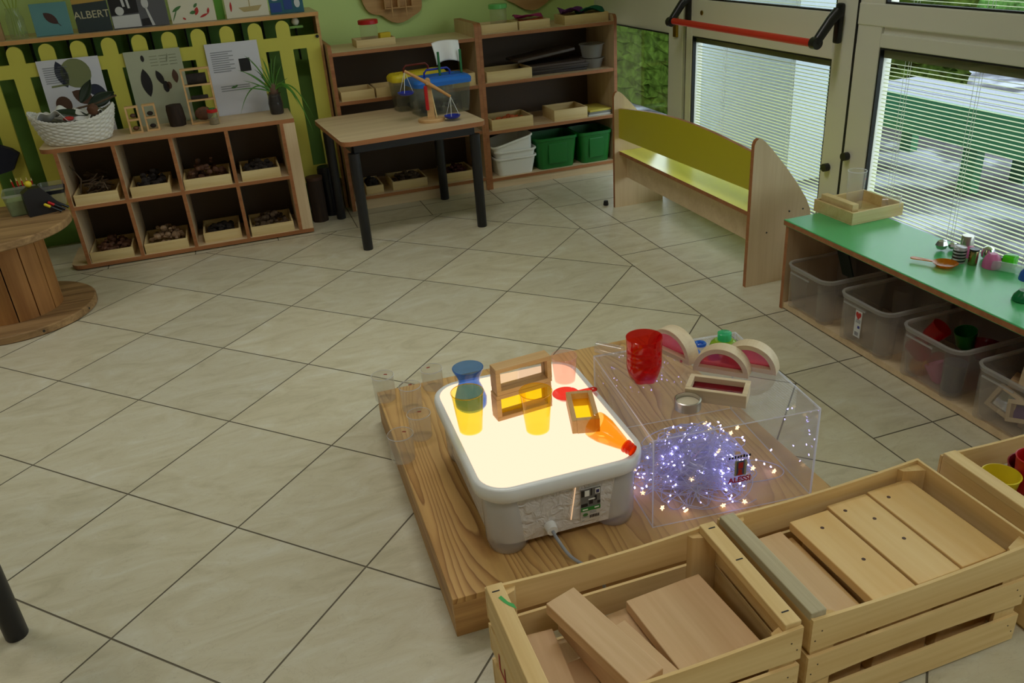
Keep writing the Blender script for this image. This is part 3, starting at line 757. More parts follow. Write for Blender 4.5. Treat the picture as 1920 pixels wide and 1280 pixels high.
tag(MB().bx(-0.90, -0.815, 2.46, 2.485, 1.1665, 1.36).build('tan_book', mat('tan cover', S(170, 138, 92), 0.6)), 'tan book at the left edge of the picture, on the top board', 'book')
vs = thing('glass_vase', 'clear glass vase with yellow-green stems beside the pale blue book', 'vase', (-0.745, 2.48, 1.1675))
MB().lathe([(0.040, 0), (0.043, 0.01), (0.043, 0.10), (0.03, 0.13), (0.034, 0.15)], cap1=False, n=24).build('vessel', CLEARG, vs)
b = MB(); [b.tube([(q * 0.01, 0, 0.01), (q * 0.006, 0.005, 0.12), (q * 0.03, 0.02, 0.30)], 0.003, n=6) for q in (-2, -0.5, 1, 2.2)]
b.build('stems', mat('yellow green stem', S(150, 170, 60), 0.6), vs)

# ================================================================== sheets leaning on the picket panel
def sheet(label, x0, x1, h, m, lean=-0.045):
    o = thing('information_sheet', label, 'poster', ((x0 + x1) / 2, 2.372, 0.6625), rot=(lean, 0, 0), group='printed sheets leaning on the picket panel')
    w = x1 - x0
    MB().box((0, 0.001, h / 2), (w, 0.002, h)).build('sheet', m, o, smooth=0)
    return o
GP = {}
o = sheet('white sheet with leaf and acorn pictures behind the wicker basket', -0.694, -0.388, 0.392, PAPER)
art(o, 'text_lines', INKG, [[(-0.13, 0.355 - i * 0.011), (-0.01 - 0.02 * (i % 3), 0.356 - i * 0.011), (-0.01 - 0.02 * (i % 3), 0.351 - i * 0.011), (-0.13, 0.350 - i * 0.011)] for i in range(8)])
art(o, 'leaf_pictures', OLIVE, [ell(0.025, 0.315, 0.075, 0.075), [(-0.11, 0.252), (-0.02, 0.258), (-0.02, 0.268), (-0.11, 0.262)]])
art(o, 'dark_pictures', mat('deep blue print', S(40, 44, 62), 0.6), [leafpoly(-0.045, 0.315, 0.14, 0.06, 1.75), leafpoly(0.1, 0.22, 0.1, 0.06, -0.3)])
art(o, 'round_picture', INKB, [ell(-0.075, 0.16, 0.04, 0.045), leafpoly(0.03, 0.19, 0.12, 0.07, -0.6)])
o = sheet('grey-green sheet with dark cone silhouettes in two rows', -0.262, 0.030, 0.392, PAPERG)
art(o, 'cone_pictures', INK, [leafpoly(-0.062, 0.225, 0.15, 0.055, 1.62), leafpoly(0.012, 0.245, 0.085, 0.034, 1.9), ell(0.034, 0.195, 0.016, 0.03), ell(-0.055, 0.352, 0.009, 0.017)])
art(o, 'brown_pictures', INKB, [leafpoly(0.092, 0.245, 0.075, 0.032, 1.6), ell(0.05, 0.2, 0.014, 0.02)])
art(o, 'text_lines', mat('sage print', S(140, 144, 116), 0.7), [[(-0.02 + 0.05 * (i % 3), 0.36 - 0.016 * (i // 3)), (0.02 + 0.05 * (i % 3), 0.361 - 0.016 * (i // 3)), (0.02 + 0.05 * (i % 3), 0.357 - 0.016 * (i // 3)), (-0.02 + 0.05 * (i % 3), 0.356 - 0.016 * (i // 3))] for i in range(12)] + [leafpoly(0.07, 0.345, 0.05, 0.008, 1.3)])
o = sheet('white sheet with printed text and a small plant photo, right of the cone sheet', 0.160, 0.446, 0.390, PAPER)
art(o, 'text_lines', INKG, [[(-0.12, 0.345 - i * 0.0115), (0.0 - 0.025 * (i % 2), 0.346 - i * 0.0115), (0.0 - 0.025 * (i % 2), 0.341 - i * 0.0115), (-0.12, 0.340 - i * 0.0115)] for i in range(10)] + [[(-0.10, 0.16 - i * 0.012), (0.06, 0.161 - i * 0.012), (0.06, 0.156 - i * 0.012), (-0.10, 0.155 - i * 0.012)] for i in range(3)])
art(o, 'plant_photo', INK, [[(0.025, 0.228), (0.085, 0.230), (0.085, 0.30), (0.025, 0.298)]])
art(o, 'small_leaf_print', INKGR, [leafpoly(-0.03, 0.15, 0.03, 0.012, 0.1), leafpoly(-0.015, 0.155, 0.02, 0.01, 0.6)], y=-0.0014)

# ================================================================== things on the cube shelf
bk = thing('wicker_basket', 'white wicker basket on the left end of the cube shelf', 'basket', (-0.555, 2.155, 0.6625))
def wick(t, v):
    a = 2 * PI * t; hx, hy = 0.148 + 0.056 * v ** 0.7, 0.096 + 0.036 * v ** 0.7
    z = 0.004 + v * (0.112 + 0.052 * abs(math.cos(a)) ** 3)
    row = int(v * 48) // 4; k = 1 + (0.030 * math.cos(17 * a + (PI if row % 2 else 0))) * math.sin(PI * ((v * 48 % 4) + 0.5) / 4.5) + 0.012
    return Vector((hx * k * math.cos(a), hy * k * math.sin(a), z))
b = MB(); b.grid(wick, 204, 48); b.lathe([(1, 0.004), (1, 0.010)], sx=0.15, sy=0.098, n=40)
o = b.build('basket_body', WICKER, bk, smooth=60, solid=0.006)
b = MB()
for ph in (0, PI):
    b.tube([Vector((0.204 * math.cos(a), 0.134 * math.sin(a), 0.116 + 0.052 * abs(math.cos(a)) ** 3 + 0.0045 * math.sin(30 * a + ph))) for a in [2 * PI * i / 120 for i in range(121)]], 0.0055, n=6, cap=False)
b.build('braided_rim', WICKER, bk)
tag(MB().grid(lambda u, v: Vector(((u - 0.5) * 0.34 * (1 - 0.25 * abs(v - .5)), (v - 0.5) * 0.19, 0.10 + 0.035 * math.sin(7 * u + 3 * v) * math.cos(5 * v) + 0.012 * math.sin(23 * u))), 40, 24).build('lining_cloth', CLOTH, None, (-0.56, 2.150, 0.706), smooth=80, solid=0.002), 'crumpled white cloth inside the wicker basket', 'cloth')
mg = thing('magnolia_branch', 'leafy magnolia branch lying across the wicker basket', 'branch', (-0.52, 2.14, 0.80))
MB().tube([(-0.10, 0.02, 0.01), (0.0, 0.0, 0.03), (0.10, 0.0, 0.045), (0.20, -0.01, 0.075)], 0.005, n=8).build('stem', TWIG, mg)
def leafblade(L, W, bend, m, loc, rot, parent, name='leaf'):
    MB().grid(lambda u, v: Vector((u * L, (v - 0.5) * W * max(0.02, math.sin(PI * min(0.985, u * 0.93 + 0.06))), bend * u * u + 0.12 * W * abs(v - 0.5) * 2)), 14, 6).build(name, m, parent, loc, rot, smooth=60, solid=0.0012)
leafblade(0.20, 0.072, -0.01, LEAFG, (0.055, -0.02, -0.005), (0.9, 0.65, PI - 0.25), mg)
leafblade(0.15, 0.07, 0.01, LEAFD, (0.05, 0.03, 0.03), (1.2, -0.35, 0.12), mg)
leafblade(0.13, 0.06, 0.01, LEAFD, (0.02, 0.03, 0.05), (0.8, -0.9, 0.35), mg)
leafblade(0.16, 0.075, 0.0, mat('brown leaf', S(92, 60, 36), 0.6), (0.08, 0.02, 0.0), (1.0, 0.7, PI - 0.9), mg)
leafblade(0.15, 0.05, -0.02, LEAFD, (-0.1, -0.03, 0.03), (0.5, 0.15, -0.05), mg)
b = MB(); b.lathe([(0.002, 0), (0.021, 0.008), (0.027, 0.026), (0.022, 0.046), (0.004, 0.06)], n=40, fn=lambda a, z: 1 + 0.09 * math.cos(10 * a + z * 500))
tag(b.build('brown_cone', CONE, None, (-0.445, 2.075, 0.80), (0.3, 0.2, 0)), 'round brown cone on the basket rim under the branch', 'cone')
tag(MB().ball((0, 0, 0), 0.022, 14, (1.2, 0.8, 0.5)).build('red_scrap', INKRED, None, (-0.565, 2.075, 0.795)), 'small red scrap on the cloth in the wicker basket', 'scrap')

def cell_frame(name, label, x, y, z, w, d, cells, hts, fills, rz=0.0, group=None, t=0.009):
    o = thing(name, label, 'display frame', (x, y, z), rz, group)
    b = MB(); H = sum(hts) + t * (cells + 1)
    b.bx(-w / 2, -w / 2 + t, -d / 2, d / 2, 0, H); b.bx(w / 2 - t, w / 2, -d / 2, d / 2, 0, H)
    zz = 0; cs_ = []
    for i in range(cells + 1):
        b.bx(-w / 2 + t, w / 2 - t, -d / 2, d / 2, zz, zz + t); 
        if i < cells: cs_.append((zz + t, zz + t + hts[i])); zz += t + hts[i]
    b.build('frame', W_FRAME, o, smooth=0)
    for (z0, z1), m in zip(cs_, fills):
        if m is None: continue
        q = MB(); cw = w / 2 - t - 0.004
        q.ball((0, 0, z0 + min((z1 - z0) * 0.5, 0.6 * cw + 0.004)), 1, 12, (cw * 0.8, d * 0.35, min((z1 - z0) * 0.5 - 0.0006, 0.6 * cw)))
        q.build('specimen', m, o)
    return o
cell_frame('specimen_display', 'small two-cell specimen frame nearest the wicker basket', -0.272, 2.185, 0.6625, 0.066, 0.035, 2, (0.057, 0.057), (CONE, INKB), 0.05, 'two-cell specimen frames')
cell_frame('specimen_display', 'small two-cell specimen frame, right one of the pair', -0.186, 2.20, 0.6625, 0.066, 0.035, 2, (0.057, 0.057), (DARKN, SOIL), 0.05, 'two-cell specimen frames')
cell_frame('specimen_tower', 'tall three-cell specimen frame in front of the text sheet', 0.086, 2.235, 0.6625, 0.150, 0.04, 3, (0.112, 0.07, 0.075), (CONE, None, None), 0.03)
tag(MB().tube([(-0.05, 0, 0), (0.05, 0, 0)], 0.028, n=14).build('seed_pod', DARKN, None, (0.088, 2.235, 0.6625 + 0.009 * 3 + 0.112 + 0.07 + 0.0285)), 'dark seed pod in the top cell of the tall specimen frame', 'seed pod')
tag(MB().bx(-0.05, 0.04, -0.012, 0.012, 0, 0.018, bev=0.004).build('bark_strip', DARKN, None, (0.088, 2.235, 0.6625 + 0.009 * 2 + 0.112 + 0.0005)), 'flat bark strip in the middle cell of the tall specimen frame', 'bark')
b = MB(); b.lathe([(0.042, 0), (0.046, 0.03), (0.044, 0.09), (0.040, 0.112)], n=28, fn=lambda a, z: 1 + 0.05 * math.sin(5 * a + 40 * z))
tag(b.build('bark_stump', W_LOG, None, (-0.062, 2.255, 0.6625)), 'dark bark stump between the two small frames and the tall one', 'stump')
jr = thing('glass_jar', 'small jar with red lid beside the tall specimen frame', 'jar', (0.132, 2.150, 0.6625))
MB().lathe([(0.026, 0), (0.028, 0.006), (0.028, 0.058), (0.024, 0.064)], n=24, cap1=False).build('jar', CLEARG, jr)
MB().lathe([(0.024, 0.002), (0.025, 0.030)], n=20).build('filling', STONE, jr)
MB().lathe([(0.027, 0.064), (0.028, 0.066), (0.028, 0.080), (0.02, 0.082)], n=24).build('lid', RED, jr)
MB().lathe([(0.018, 0.0822), (0.016, 0.087)], n=20).build('lid_top', GREENP, jr)
pl = thing('potted_grass', 'spiky green plant in a dark glass at the right end of the cube shelf', 'plant', (0.478, 2.235, 0.6625))
MB().lathe([(0.034, 0), (0.038, 0.006), (0.041, 0.06), (0.034, 0.10), (0.038, 0.112)], n=28, cap1=False).build('glass', tinted('smoky glass', (0.35, 0.33, 0.32, 1), 0.2), pl)
MB().lathe([(0.032, 0.004), (0.037, 0.06), (0.031, 0.098)], n=24).build('soil', SOIL, pl)
b = MB(); q = random.Random(8)
b.ball((0, 0, 0.13), 0.028, 12, (1, 0.8, 1.6)); b.build('bulb', mat('bulb skin', S(104, 78, 60), 0.8), pl)
blades = [(-0.17, -0.03, 0.26), (-0.15, -0.02, 0.20), (-0.10, 0.0, 0.30), (-0.12, -0.03, 0.33), (-0.05, -0.02, 0.27), (-0.02, 0.0, 0.29), (0.02, -0.02, 0.30), (0.05, 0.01, 0.31), (0.07, -0.02, 0.26), (0.12, -0.06, 0.04), (0.15, -0.09, -0.02), (0.17, -0.12, -0.10), (0.19, -0.08, -0.03), (-0.2, -0.06, 0.16), (-0.20, -0.05, 0.03), (-0.08, 0.0, 0.25), (-0.03, -0.03, 0.31), (0.0, 0.02, 0.25), (0.04, 0.03, 0.27), (-0.13, 0.0, 0.24), (-0.06, -0.05, 0.22), (0.09, -0.03, 0.19)]
for i, (x, y, z) in enumerate(blades):
    bb = MB(); n = 12
    top = Vector((x * 0.55, y * 0.5, max(0.17, z * 0.9 if z > 0.1 else 0.24)))
    p = [Vector((x * 0.03, y * 0.03, 0.12)), top, Vector((x, y, z))]
    cv = [(1 - t) ** 2 * p[0] + 2 * t * (1 - t) * p[1] + t * t * p[2] for t in [k / n for k in range(n + 1)]]
    bb.tube(cv, 0.005, n=6, radii=[0.0115 * (1 - (k / n) ** 2) + 0.0006 for k in range(n + 1)], flat=0.35)
    bb.build('leaf_blade', LEAF, pl)

# ================================================================== tall bookcases
def bookcase(label, x0, x1, y0, y1, h, boards, hl, hr):
    o = thing('bookcase', label, 'bookcase', (x0, y0, 0), 0, 'tall maple bookcases on the back wall')
    w, d = x1 - x0, y1 - y0
    for (a, c, hh) in ((0, 0.022, hl), (w - 0.022, w, hr)):
        r = 0.03
        poly = [(0, 0), (d, 0), (d, hh)] + [(r - r * math.sin(t), hh - r + r * math.cos(t)) for t in [i * PI / 12 for i in range(7)]]
        bb = MB(); M = Matrix(((0, 1, 0, 0), (1, 0, 0, 0), (0, 0, 1, 0), (0, 0, 0, 1)))
        bb.prism(poly, a, c, M=M, mi=0, edge_mi=1); bb.build('side_panel', [W_PANELZ, W_EDGE], o, smooth=30)
    for z in boards:
        MB().bx(0.0225, w - 0.0225, 0.004, d - 0.012, z - 0.02, z, edge=('-y', 1)).build('shelf_board', [W_PANEL, W_EDGE], o, smooth=0)
    MB().bx(0.0225, w - 0.0225, 0.012, 0.03, 0.0, boards[0] - 0.021).build('plinth', W_PANEL, o, smooth=0)
    MB().bx(0.0225, w - 0.0225, d - 0.011, d, 0, boards[-1] - 0.021).build('back_panel', W_BACK, o, smooth=0)
    return o
bookcase('left tall bookcase, half hidden behind the wooden table', 0.822, 1.726, 2.31, 2.76, 1.0, (0.082, 0.385, 0.665, 0.942), 0.985, 1.022)
bookcase('right tall bookcase in the corner by the window', 1.7265, 2.645, 2.31, 2.76, 1.0, (0.068, 0.372, 0.668, 0.952), 1.022, 0.992)
# left bookcase contents
tray_thing('birch tray on the left bookcase top, holding a jar', 1.128, 2.52, 0.9425, 0.235, 0.17, 0.042, 'trays on the bookcases')
jr = thing('plastic_jar', 'clear jar with red screw lid on the left bookcase', 'jar', (1.11, 2.53, 0.949))
MB().lathe([(0.05, 0), (0.052, 0.004), (0.052, 0.118)], n=28, cap1=False).build('jar', CLEARCUP, jr)
MB().lathe([(0.053, 0.112), (0.06, 0.114), (0.06, 0.134), (0.055, 0.138)], n=28).build('lid', RED, jr)
tag(MB().bx(-0.035, 0.035, -0.02, 0.02, 0, 0.06, bev=0.006).build('yellow_block', FELTY, None, (1.195, 2.50, 0.949), (0, 0, 0.2)), 'mustard yellow block beside the red-lidded jar', 'block')
tray_thing('long birch tray on the second shelf of the left bookcase', 0.96, 2.42, 0.6655, 0.20, 0.20, 0.055, 'trays on the bookcases')
tray_thing('birch tray on the second shelf, just left of the yellow-lidded tank', 1.17, 2.42, 0.6655, 0.20, 0.20, 0.055, 'trays on the bookcases')
tray_thing('birch tray at the right end of the left bookcase, behind the blue-lidded tank', 1.62, 2.43, 0.6655, 0.15, 0.20, 0.075, 'trays on the bookcases')
for (x0, x1, h, s, lab, hm, hl) in ((0.93, 1.04, 0.05, 1, 'bottom-left birch tray under the table, partly behind its leg', DARKN, 'dark pods in the bottom-left tray under the table'),
                              (1.10, 1.325, 0.055, 2, 'middle birch tray at the bottom of the left bookcase', TWIG, 'brown cones in the middle bottom tray under the table'),
                              (1.45, 1.64, 0.055, 3, 'bottom-right birch tray between the right table legs', REDN, 'dark red berries in the bottom-right tray under the table')):
    tray_thing(lab, (x0 + x1) / 2, 2.47, 0.0825, x1 - x0, 0.24, h, 'trays at the bottom of the left bookcase')
    heap('natural_pieces', hl, 'natural pieces', hm, (x0 + x1) / 2, 2.47, 0.0887, (x1 - x0) / 2 - 0.011, 0.108, 0.085, 'lumps', 40 + s)
# right bookcase contents
tray_thing('birch tray with green-lidded jar, left one on the right bookcase top', 1.885, 2.46, 0.9525, 0.235, 0.18, 0.05, 'trays on the bookcases')
jr = thing('plastic_jar', 'clear jar with green screw lid on the right bookcase', 'jar', (1.91, 2.46, 0.959))
MB().lathe([(0.05, 0), (0.052, 0.004), (0.052, 0.128)], n=28, cap1=False).build('jar', CLEARCUP, jr)
MB().lathe([(0.053, 0.122), (0.058, 0.124), (0.058, 0.146), (0.052, 0.15)], n=28).build('lid', tinted('green lid', (0.3, 0.8, 0.3, 1), 0.85), jr)
tray_thing('birch tray with purple and orange pieces, middle one on the right bookcase top', 2.115, 2.46, 0.9525, 0.205, 0.18, 0.05, 'trays on the bookcases')
tray_thing('birch tray with dark cloths, right end of the right bookcase top', 2.462, 2.45, 0.9525, 0.30, 0.18, 0.055, 'trays on the bookcases')
def felt(name, label, cat, m, x, y, z, w, d, h, rz=0, seed=1):
    q = random.Random(seed); a1, a2 = q.uniform(4, 7), q.uniform(5, 8)
    tag(MB().grid(lambda u, v: Vector(((u - .5) * w, (v - .5) * d, 0.006 + h * (0.55 + 0.45 * math.sin(a1 * u + 2 * v) * math.cos(a2 * v)))), 18, 12).build(name, m, None, (x, y, z), (0, 0, rz), smooth=80, solid=0.004), label, cat)
felt('magenta_cloth', 'magenta cloth in the middle tray on the right bookcase', 'cloth', MAGENTA, 2.11, 2.48, 1.002, 0.17, 0.10, 0.022, 0, 1)
felt('orange_cloth', 'orange cloth under the magenta one on the right bookcase', 'cloth', ORANGEN, 2.13, 2.45, 0.975, 0.16, 0.12, 0.022, 0, 2)
felt('purple_cloth', 'purple cloth left in the end tray on the right bookcase', 'cloth', PURPLE, 2.40, 2.47, 1.0, 0.14, 0.12, 0.04, 0, 3)
felt('teal_cloth', 'teal green cloth right in the end tray on the right bookcase', 'cloth', TEAL, 2.525, 2.46, 0.99, 0.17, 0.13, 0.045, 0, 4)
tray_thing('birch tray on the second shelf of the right bookcase', 1.92, 2.45, 0.6685, 0.30, 0.22, 0.062, 'trays on the bookcases')
for i in range(4):
    tag(MB().bx(-0.22, 0.22, -0.13, 0.13, 0, 0.014, bev=0.002).build('dark_board', mat('dark stained board %d' % i, S(52 + 8 * i, 44 + 6 * i, 38 + 5 * i), 0.6), None, (2.25 + 0.012 * i, 2.52, 0.6685 + 0.0148 * i), (0, 0, (-0.06, 0.03, -0.02, 0.05)[i])),
        'dark flat board, %s of the stack on the right bookcase' % ('lowest', 'second from bottom', 'third from bottom', 'topmost flat one')[i], 'board', 'dark boards stacked on the right bookcase')
tag(MB().bx(-0.20, 0.20, -0.11, 0.11, 0, 0.016, bev=0.002).build('dark_board', mat('dark leaning board', S(84, 72, 62), 0.5), None, (2.20, 2.53, 0.770), (0, -0.10, 0.04)), 'dark board tilted on top of the board stack', 'board', 'dark boards stacked on the right bookcase')
def bowl(name, label, x, y, z, r, h, m, group, rz=0):
    tag(MB().lathe([(r * 0.72, 0), (r * 0.78, 0.004), (r * 0.97, h - 0.006), (r * 1.05, h - 0.004), (r * 1.05, h)], n=32, cap1=False).build(name, m, None, (x, y, z)), label, 'bowl', group)
BOWLP = tinted('milky bowl', (0.75, 0.75, 0.72, 1), 0.45, 0.8, 0.1, 1.45, (0.7, 0.7, 0.66, 1))
bowl('clear_bowl', 'lower clear bowl of the pair on the right bookcase', 2.525, 2.44, 0.6685, 0.078, 0.062, BOWLP, 'clear bowls')
bowl('clear_bowl', 'upper clear bowl stacked on another bowl on the right bookcase', 2.525, 2.44, 0.7315, 0.080, 0.085, BOWLP, 'clear bowls')
tray_thing('birch tray with orange filling on the third shelf of the right bookcase', 1.915, 2.44, 0.3725, 0.28, 0.23, 0.066, 'trays on the bookcases')
heap('orange_pieces', 'orange pieces filling the tray on the third shelf', 'orange pieces', ORANGEN, 1.915, 2.44, 0.3788, 0.128, 0.10, 0.06, 'lumps', 60)
tray_thing('birch box in the middle of the third shelf of the right bookcase', 2.325, 2.45, 0.3725, 0.235, 0.22, 0.07, 'trays on the bookcases')
for i, (m, lab) in enumerate(((mat('pale book', S(196, 196, 188), 0.6), 'pale'), (mat('grey book', S(128, 128, 120), 0.6), 'grey'), (mat('yellow book', S(206, 190, 80), 0.6), 'yellow'))):
    tag(MB().bx(-0.08, 0.08, -0.1, 0.1, 0, 0.013, bev=0.001).build('flat_book', m, None, (2.53, 2.44, 0.3725 + i * 0.0136), (0, 0, 0.04 * i)), lab + ' book lying flat at the right end of the third shelf', 'book', 'flat books on the third shelf')
# white tubs stacked, top one tilted
def tub(w, d, h, t=0.004):
    b = MB(); b.loft([(0, w * 0.40, d * 0.40, 0.03), (h - 0.012, w * 0.47, d * 0.47, 0.035), (h - 0.010, w * 0.50, d * 0.50, 0.04), (h, w * 0.50, d * 0.50, 0.04), (h, w * 0.47, d * 0.47, 0.035), (0.006, w * 0.395, d * 0.395, 0.03)], cap0=True, cap1=True); return b
for i, (z, rot, lab) in enumerate(((0.0685, (0, 0, 0), 'lowest white tub of the stack on the bookcase floor'), (0.114, (0, 0, 0), 'second white tub, nested in the lowest one'), (0.178, (0.0, -0.22, 0), 'top white tub of the stack, tilted'))):
    tag(tub(0.29, 0.26, 0.118).build('white_tub', WHITEP, None, (1.925 if i < 2 else 1.93, 2.44, z), rot), lab, 'tub', 'stacked white tubs')
def gbin(label, x0, x1):
    o = thing('green_bin', label, 'bin', ((x0 + x1) / 2, 2.45, 0.0685), 0, 'green plastic bins')
    w = x1 - x0; d = 0.26
    b = MB(); b.loft([(0, w * 0.40, d * 0.42, 0.03), (0.185, w * 0.47, d * 0.48, 0.035), (0.187, w * 0.497, d * 0.5, 0.04), (0.205, w * 0.497, d * 0.5, 0.04), (0.205, w * 0.465, d * 0.475, 0.035), (0.006, w * 0.395, d * 0.415, 0.03)], cap0=True, cap1=True)
    b.build('bin_body', GREENP, o)
    MB().box((0, -d * 0.465, 0.10), (w * 0.42, 0.012, 0.13), bev=0.004).build('front_panel', GREENP, o, smooth=0)
    return o
gbin('left green plastic bin at the bottom of the right bookcase', 2.062, 2.368)
gbin('right green plastic bin at the bottom of the right bookcase', 2.372, 2.618)
heap('black_cable', 'dark round things inside the left green bin', 'dark things', mat('black round things', S(40, 42, 44), 0.3), 2.215, 2.45, 0.0750, 0.10, 0.09, 0.19, 'lumps', 71)

# dark cylindrical bin between the cube shelf and the table
bn = thing('log_bin', 'tall dark cylindrical bin between the cube shelf and the table', 'bin', (0.615, 2.245, 0))
MB().lathe([(0.047, 0), (0.047, 0.262)], n=28).build('bin_body', W_LOG, bn)
MB().lathe([(0.049, 0.255), (0.050, 0.262), (0.050, 0.272), (0.042, 0.274)], n=28).build('rim', mat('brown rim', S(70, 44, 30), 0.6), bn)
b = MB(); b.lathe([(0.05, 0), (0.052, 0.01), (0.052, 0.29), (0.047, 0.30)], n=24)
tag(b.build('black_canister', BLACK, None, (0.70, 2.345, 0)), 'black canister standing beside the log-like bin', 'canister')

# wall shelves
def wallshelf(label, x, z, poly, cells):
    o = thing('wall_shelf', label, 'wall shelf', (x, 2.85, z), 0, 'brown shaped wall shelves')
    MB().prism(poly, -0.03, -0.012).build('outline_board', W_BROWN, o, smooth=30)
    b = MB()
    for (x0, x1, z0, z1) in cells:
        t = 0.007
        b.bx(x0, x1, -0.075, -0.0302, z0, z0 + t); b.bx(x0, x0 + t, -0.075, -0.0302, z0 + t, z1); b.bx(x1 - t, x1, -0.075, -0.0302, z0 + t, z1)
    b.build('compartments', W_BROWN, o, smooth=0)
    b = MB(); [b.bx((x0 + x1) / 2 - 0.003, (x0 + x1) / 2 + 0.003, -0.08, -0.074, z0 - 0.05, z1) for (x0, x1, z0, z1) in cells]
    b.build('hanging_sticks', W_BROWN, o, smooth=0)
import itertools
def cloud(pts, n=6):
    out = []
    for i, p in enumerate(pts):
        q = pts[(i + 1) % len(pts)]; c = ((p[0] + q[0]) / 2, (p[1] + q[1]) / 2)
        d = (q[0] - p[0], q[1] - p[1]); L = math.hypot(*d); nrm = (d[1] / L, -d[0] / L)
        for k in range(n):
            t = k / n; bul = math.sin(PI * t) * L * 0.22
            out.append((p[0] + d[0] * t + nrm[0] * bul, p[1] + d[1] * t + nrm[1] * bul))
    return out
wallshelf('brown cloud-shaped wall shelf above the left bookcase', 1.36, 1.06, cloud([(-0.11, 0.02), (0.10, 0.0), (0.16, 0.09), (0.24, 0.15), (0.22, 0.36), (0.0, 0.42), (-0.2, 0.36), (-0.22, 0.12)]),
          [(-0.09, 0.0, 0.055, 0.14), (0.0, 0.09, 0.055, 0.14), (-0.09, 0.09, 0.15, 0.26)])
wallshelf('brown cloud-shaped wall shelf above the right bookcase', 2.27, 1.055, cloud([(-0.13, 0.02), (0.13, 0.02), (0.2, 0.12), (0.16, 0.34), (-0.16, 0.34), (-0.2, 0.12)]),
          [(-0.1, 0.0, 0.07, 0.16), (0.0, 0.1, 0.07, 0.16)])
# ================================================================== square table with black legs
TZ = 0.598
tb = thing('wooden_table', 'small maple table with black legs in front of the left bookcase', 'table', (1.098, 1.922, 0), math.radians(4.6))
b = MB(); b.loft([(TZ - 0.024, 0.398, 0.372, 0.05), (TZ, 0.398, 0.372, 0.05)], cap1=True)
o = b.build('tabletop', [W_PANEL, W_EDGE], tb, smooth=30)
for p in o.data.polygons:
    if abs(p.normal.z) < 0.5: p.material_index = 1
b = MB(); z0, z1 = TZ - 0.07, TZ - 0.0245
b.bx(-0.335, 0.335, -0.33, -0.305, z0, z1); b.bx(-0.335, 0.335, 0.305, 0.33, z0, z1); b.bx(-0.345, -0.32, -0.305, 0.305, z0, z1); b.bx(0.32, 0.345, -0.305, 0.305, z0, z1)
b.build('apron', BLACK, tb, smooth=0)
for x in (-0.337, 0.337):
    for y in (-0.322, 0.322):
        MB().lathe([(0.026, 0), (0.027, 0.004), (0.029, TZ - 0.0705)], (x, y, 0), n=24).build('leg', BLACK, tb)
# table whose leg stands at the left edge of the picture
t2 = thing('side_table', 'table with thick black leg at the lower left edge of the picture', 'table', (-0.905, -1.12, 0), 0.0)
MB().loft([(0.55, 0.40, 0.30, 0.05), (0.574, 0.40, 0.30, 0.05)], cap1=True).build('tabletop', W_PANEL, t2)
for x in (-0.34, 0.36):
    for y in (-0.264, 0.264):
        MB().lathe([(0.026, 0), (0.027, 0.004), (0.029, 0.549)], (x, y, 0), n=24).build('leg', BLACK, t2)
# pet carriers used as collecting tanks
def tank(label, x, y, rz, w, d, h, lidm, handm, fill, fm, grp='lidded plastic tanks on the table'):
    o = thing('plastic_tank', label, 'tank', (x, y, TZ + 0.0005), rz, grp)
    b = MB(); b.loft([(0, w * 0.43, d * 0.40, 0.025), (h, w * 0.48, d * 0.47, 0.03), (h, w * 0.47, d * 0.455, 0.03), (0.004, w * 0.42, d * 0.39, 0.025)], cap1=True)
    b.build('tank_body', tinted('grey clear plastic', (0.86, 0.87, 0.82, 1), 0.10, 0.9, 0.08, 1.45, (0.62, 0.62, 0.54, 1)), o)
    b = MB(); b.loft([(h - 0.018, w * 0.492, d * 0.485, 0.035), (h + 0.004, w * 0.5, d * 0.5, 0.04), (h + 0.012, w * 0.49, d * 0.48, 0.04), (h + 0.022, w * 0.46, d * 0.43, 0.04)], cap1=True)
    l = b.build('lid', lidm, o)
    b = MB(); [b.box((0, yy, h + 0.0235), (w * 0.7, 0.006, 0.003)) for yy in (-d * 0.28, -d * 0.22, d * 0.22, d * 0.28)]
    b.build('lid_ribs', lidm, l, smooth=0)
    hw = w * 0.22
    MB().tube([(-hw, 0, h + 0.018), (-hw, 0, h + 0.045), (-hw + 0.015, 0, h + 0.06), (hw - 0.015, 0, h + 0.06), (hw, 0, h + 0.045), (hw, 0, h + 0.018)], 0.006, n=8).build('handle', handm, o)
    q = random.Random(len(label)); b = MB()
    for i in range(16):
        s = q.uniform(0.014, 0.026); b.ball((q.uniform(-1, 1) * (w * 0.40 - s), q.uniform(-1, 1) * (d * 0.36 - s), 0.005 + s * .7 + q.uniform(0, fill)), s, 6, (1, 0.8, 0.7))
    f = b.build('filling', fm, o); f['kind'] = 'stuff'
tank('clear tank with blue lid and blue handle on the table', 1.374, 1.997, 0.113, 0.350, 0.222, 0.178, BLUE, NAVY, 0.03, DARKN)
tank('clear tank with yellow lid and dark red handle on the table', 1.300, 2.205, 0.13, 0.345, 0.15, 0.186, YELLOW, DARKRED, 0.015, DARKN)
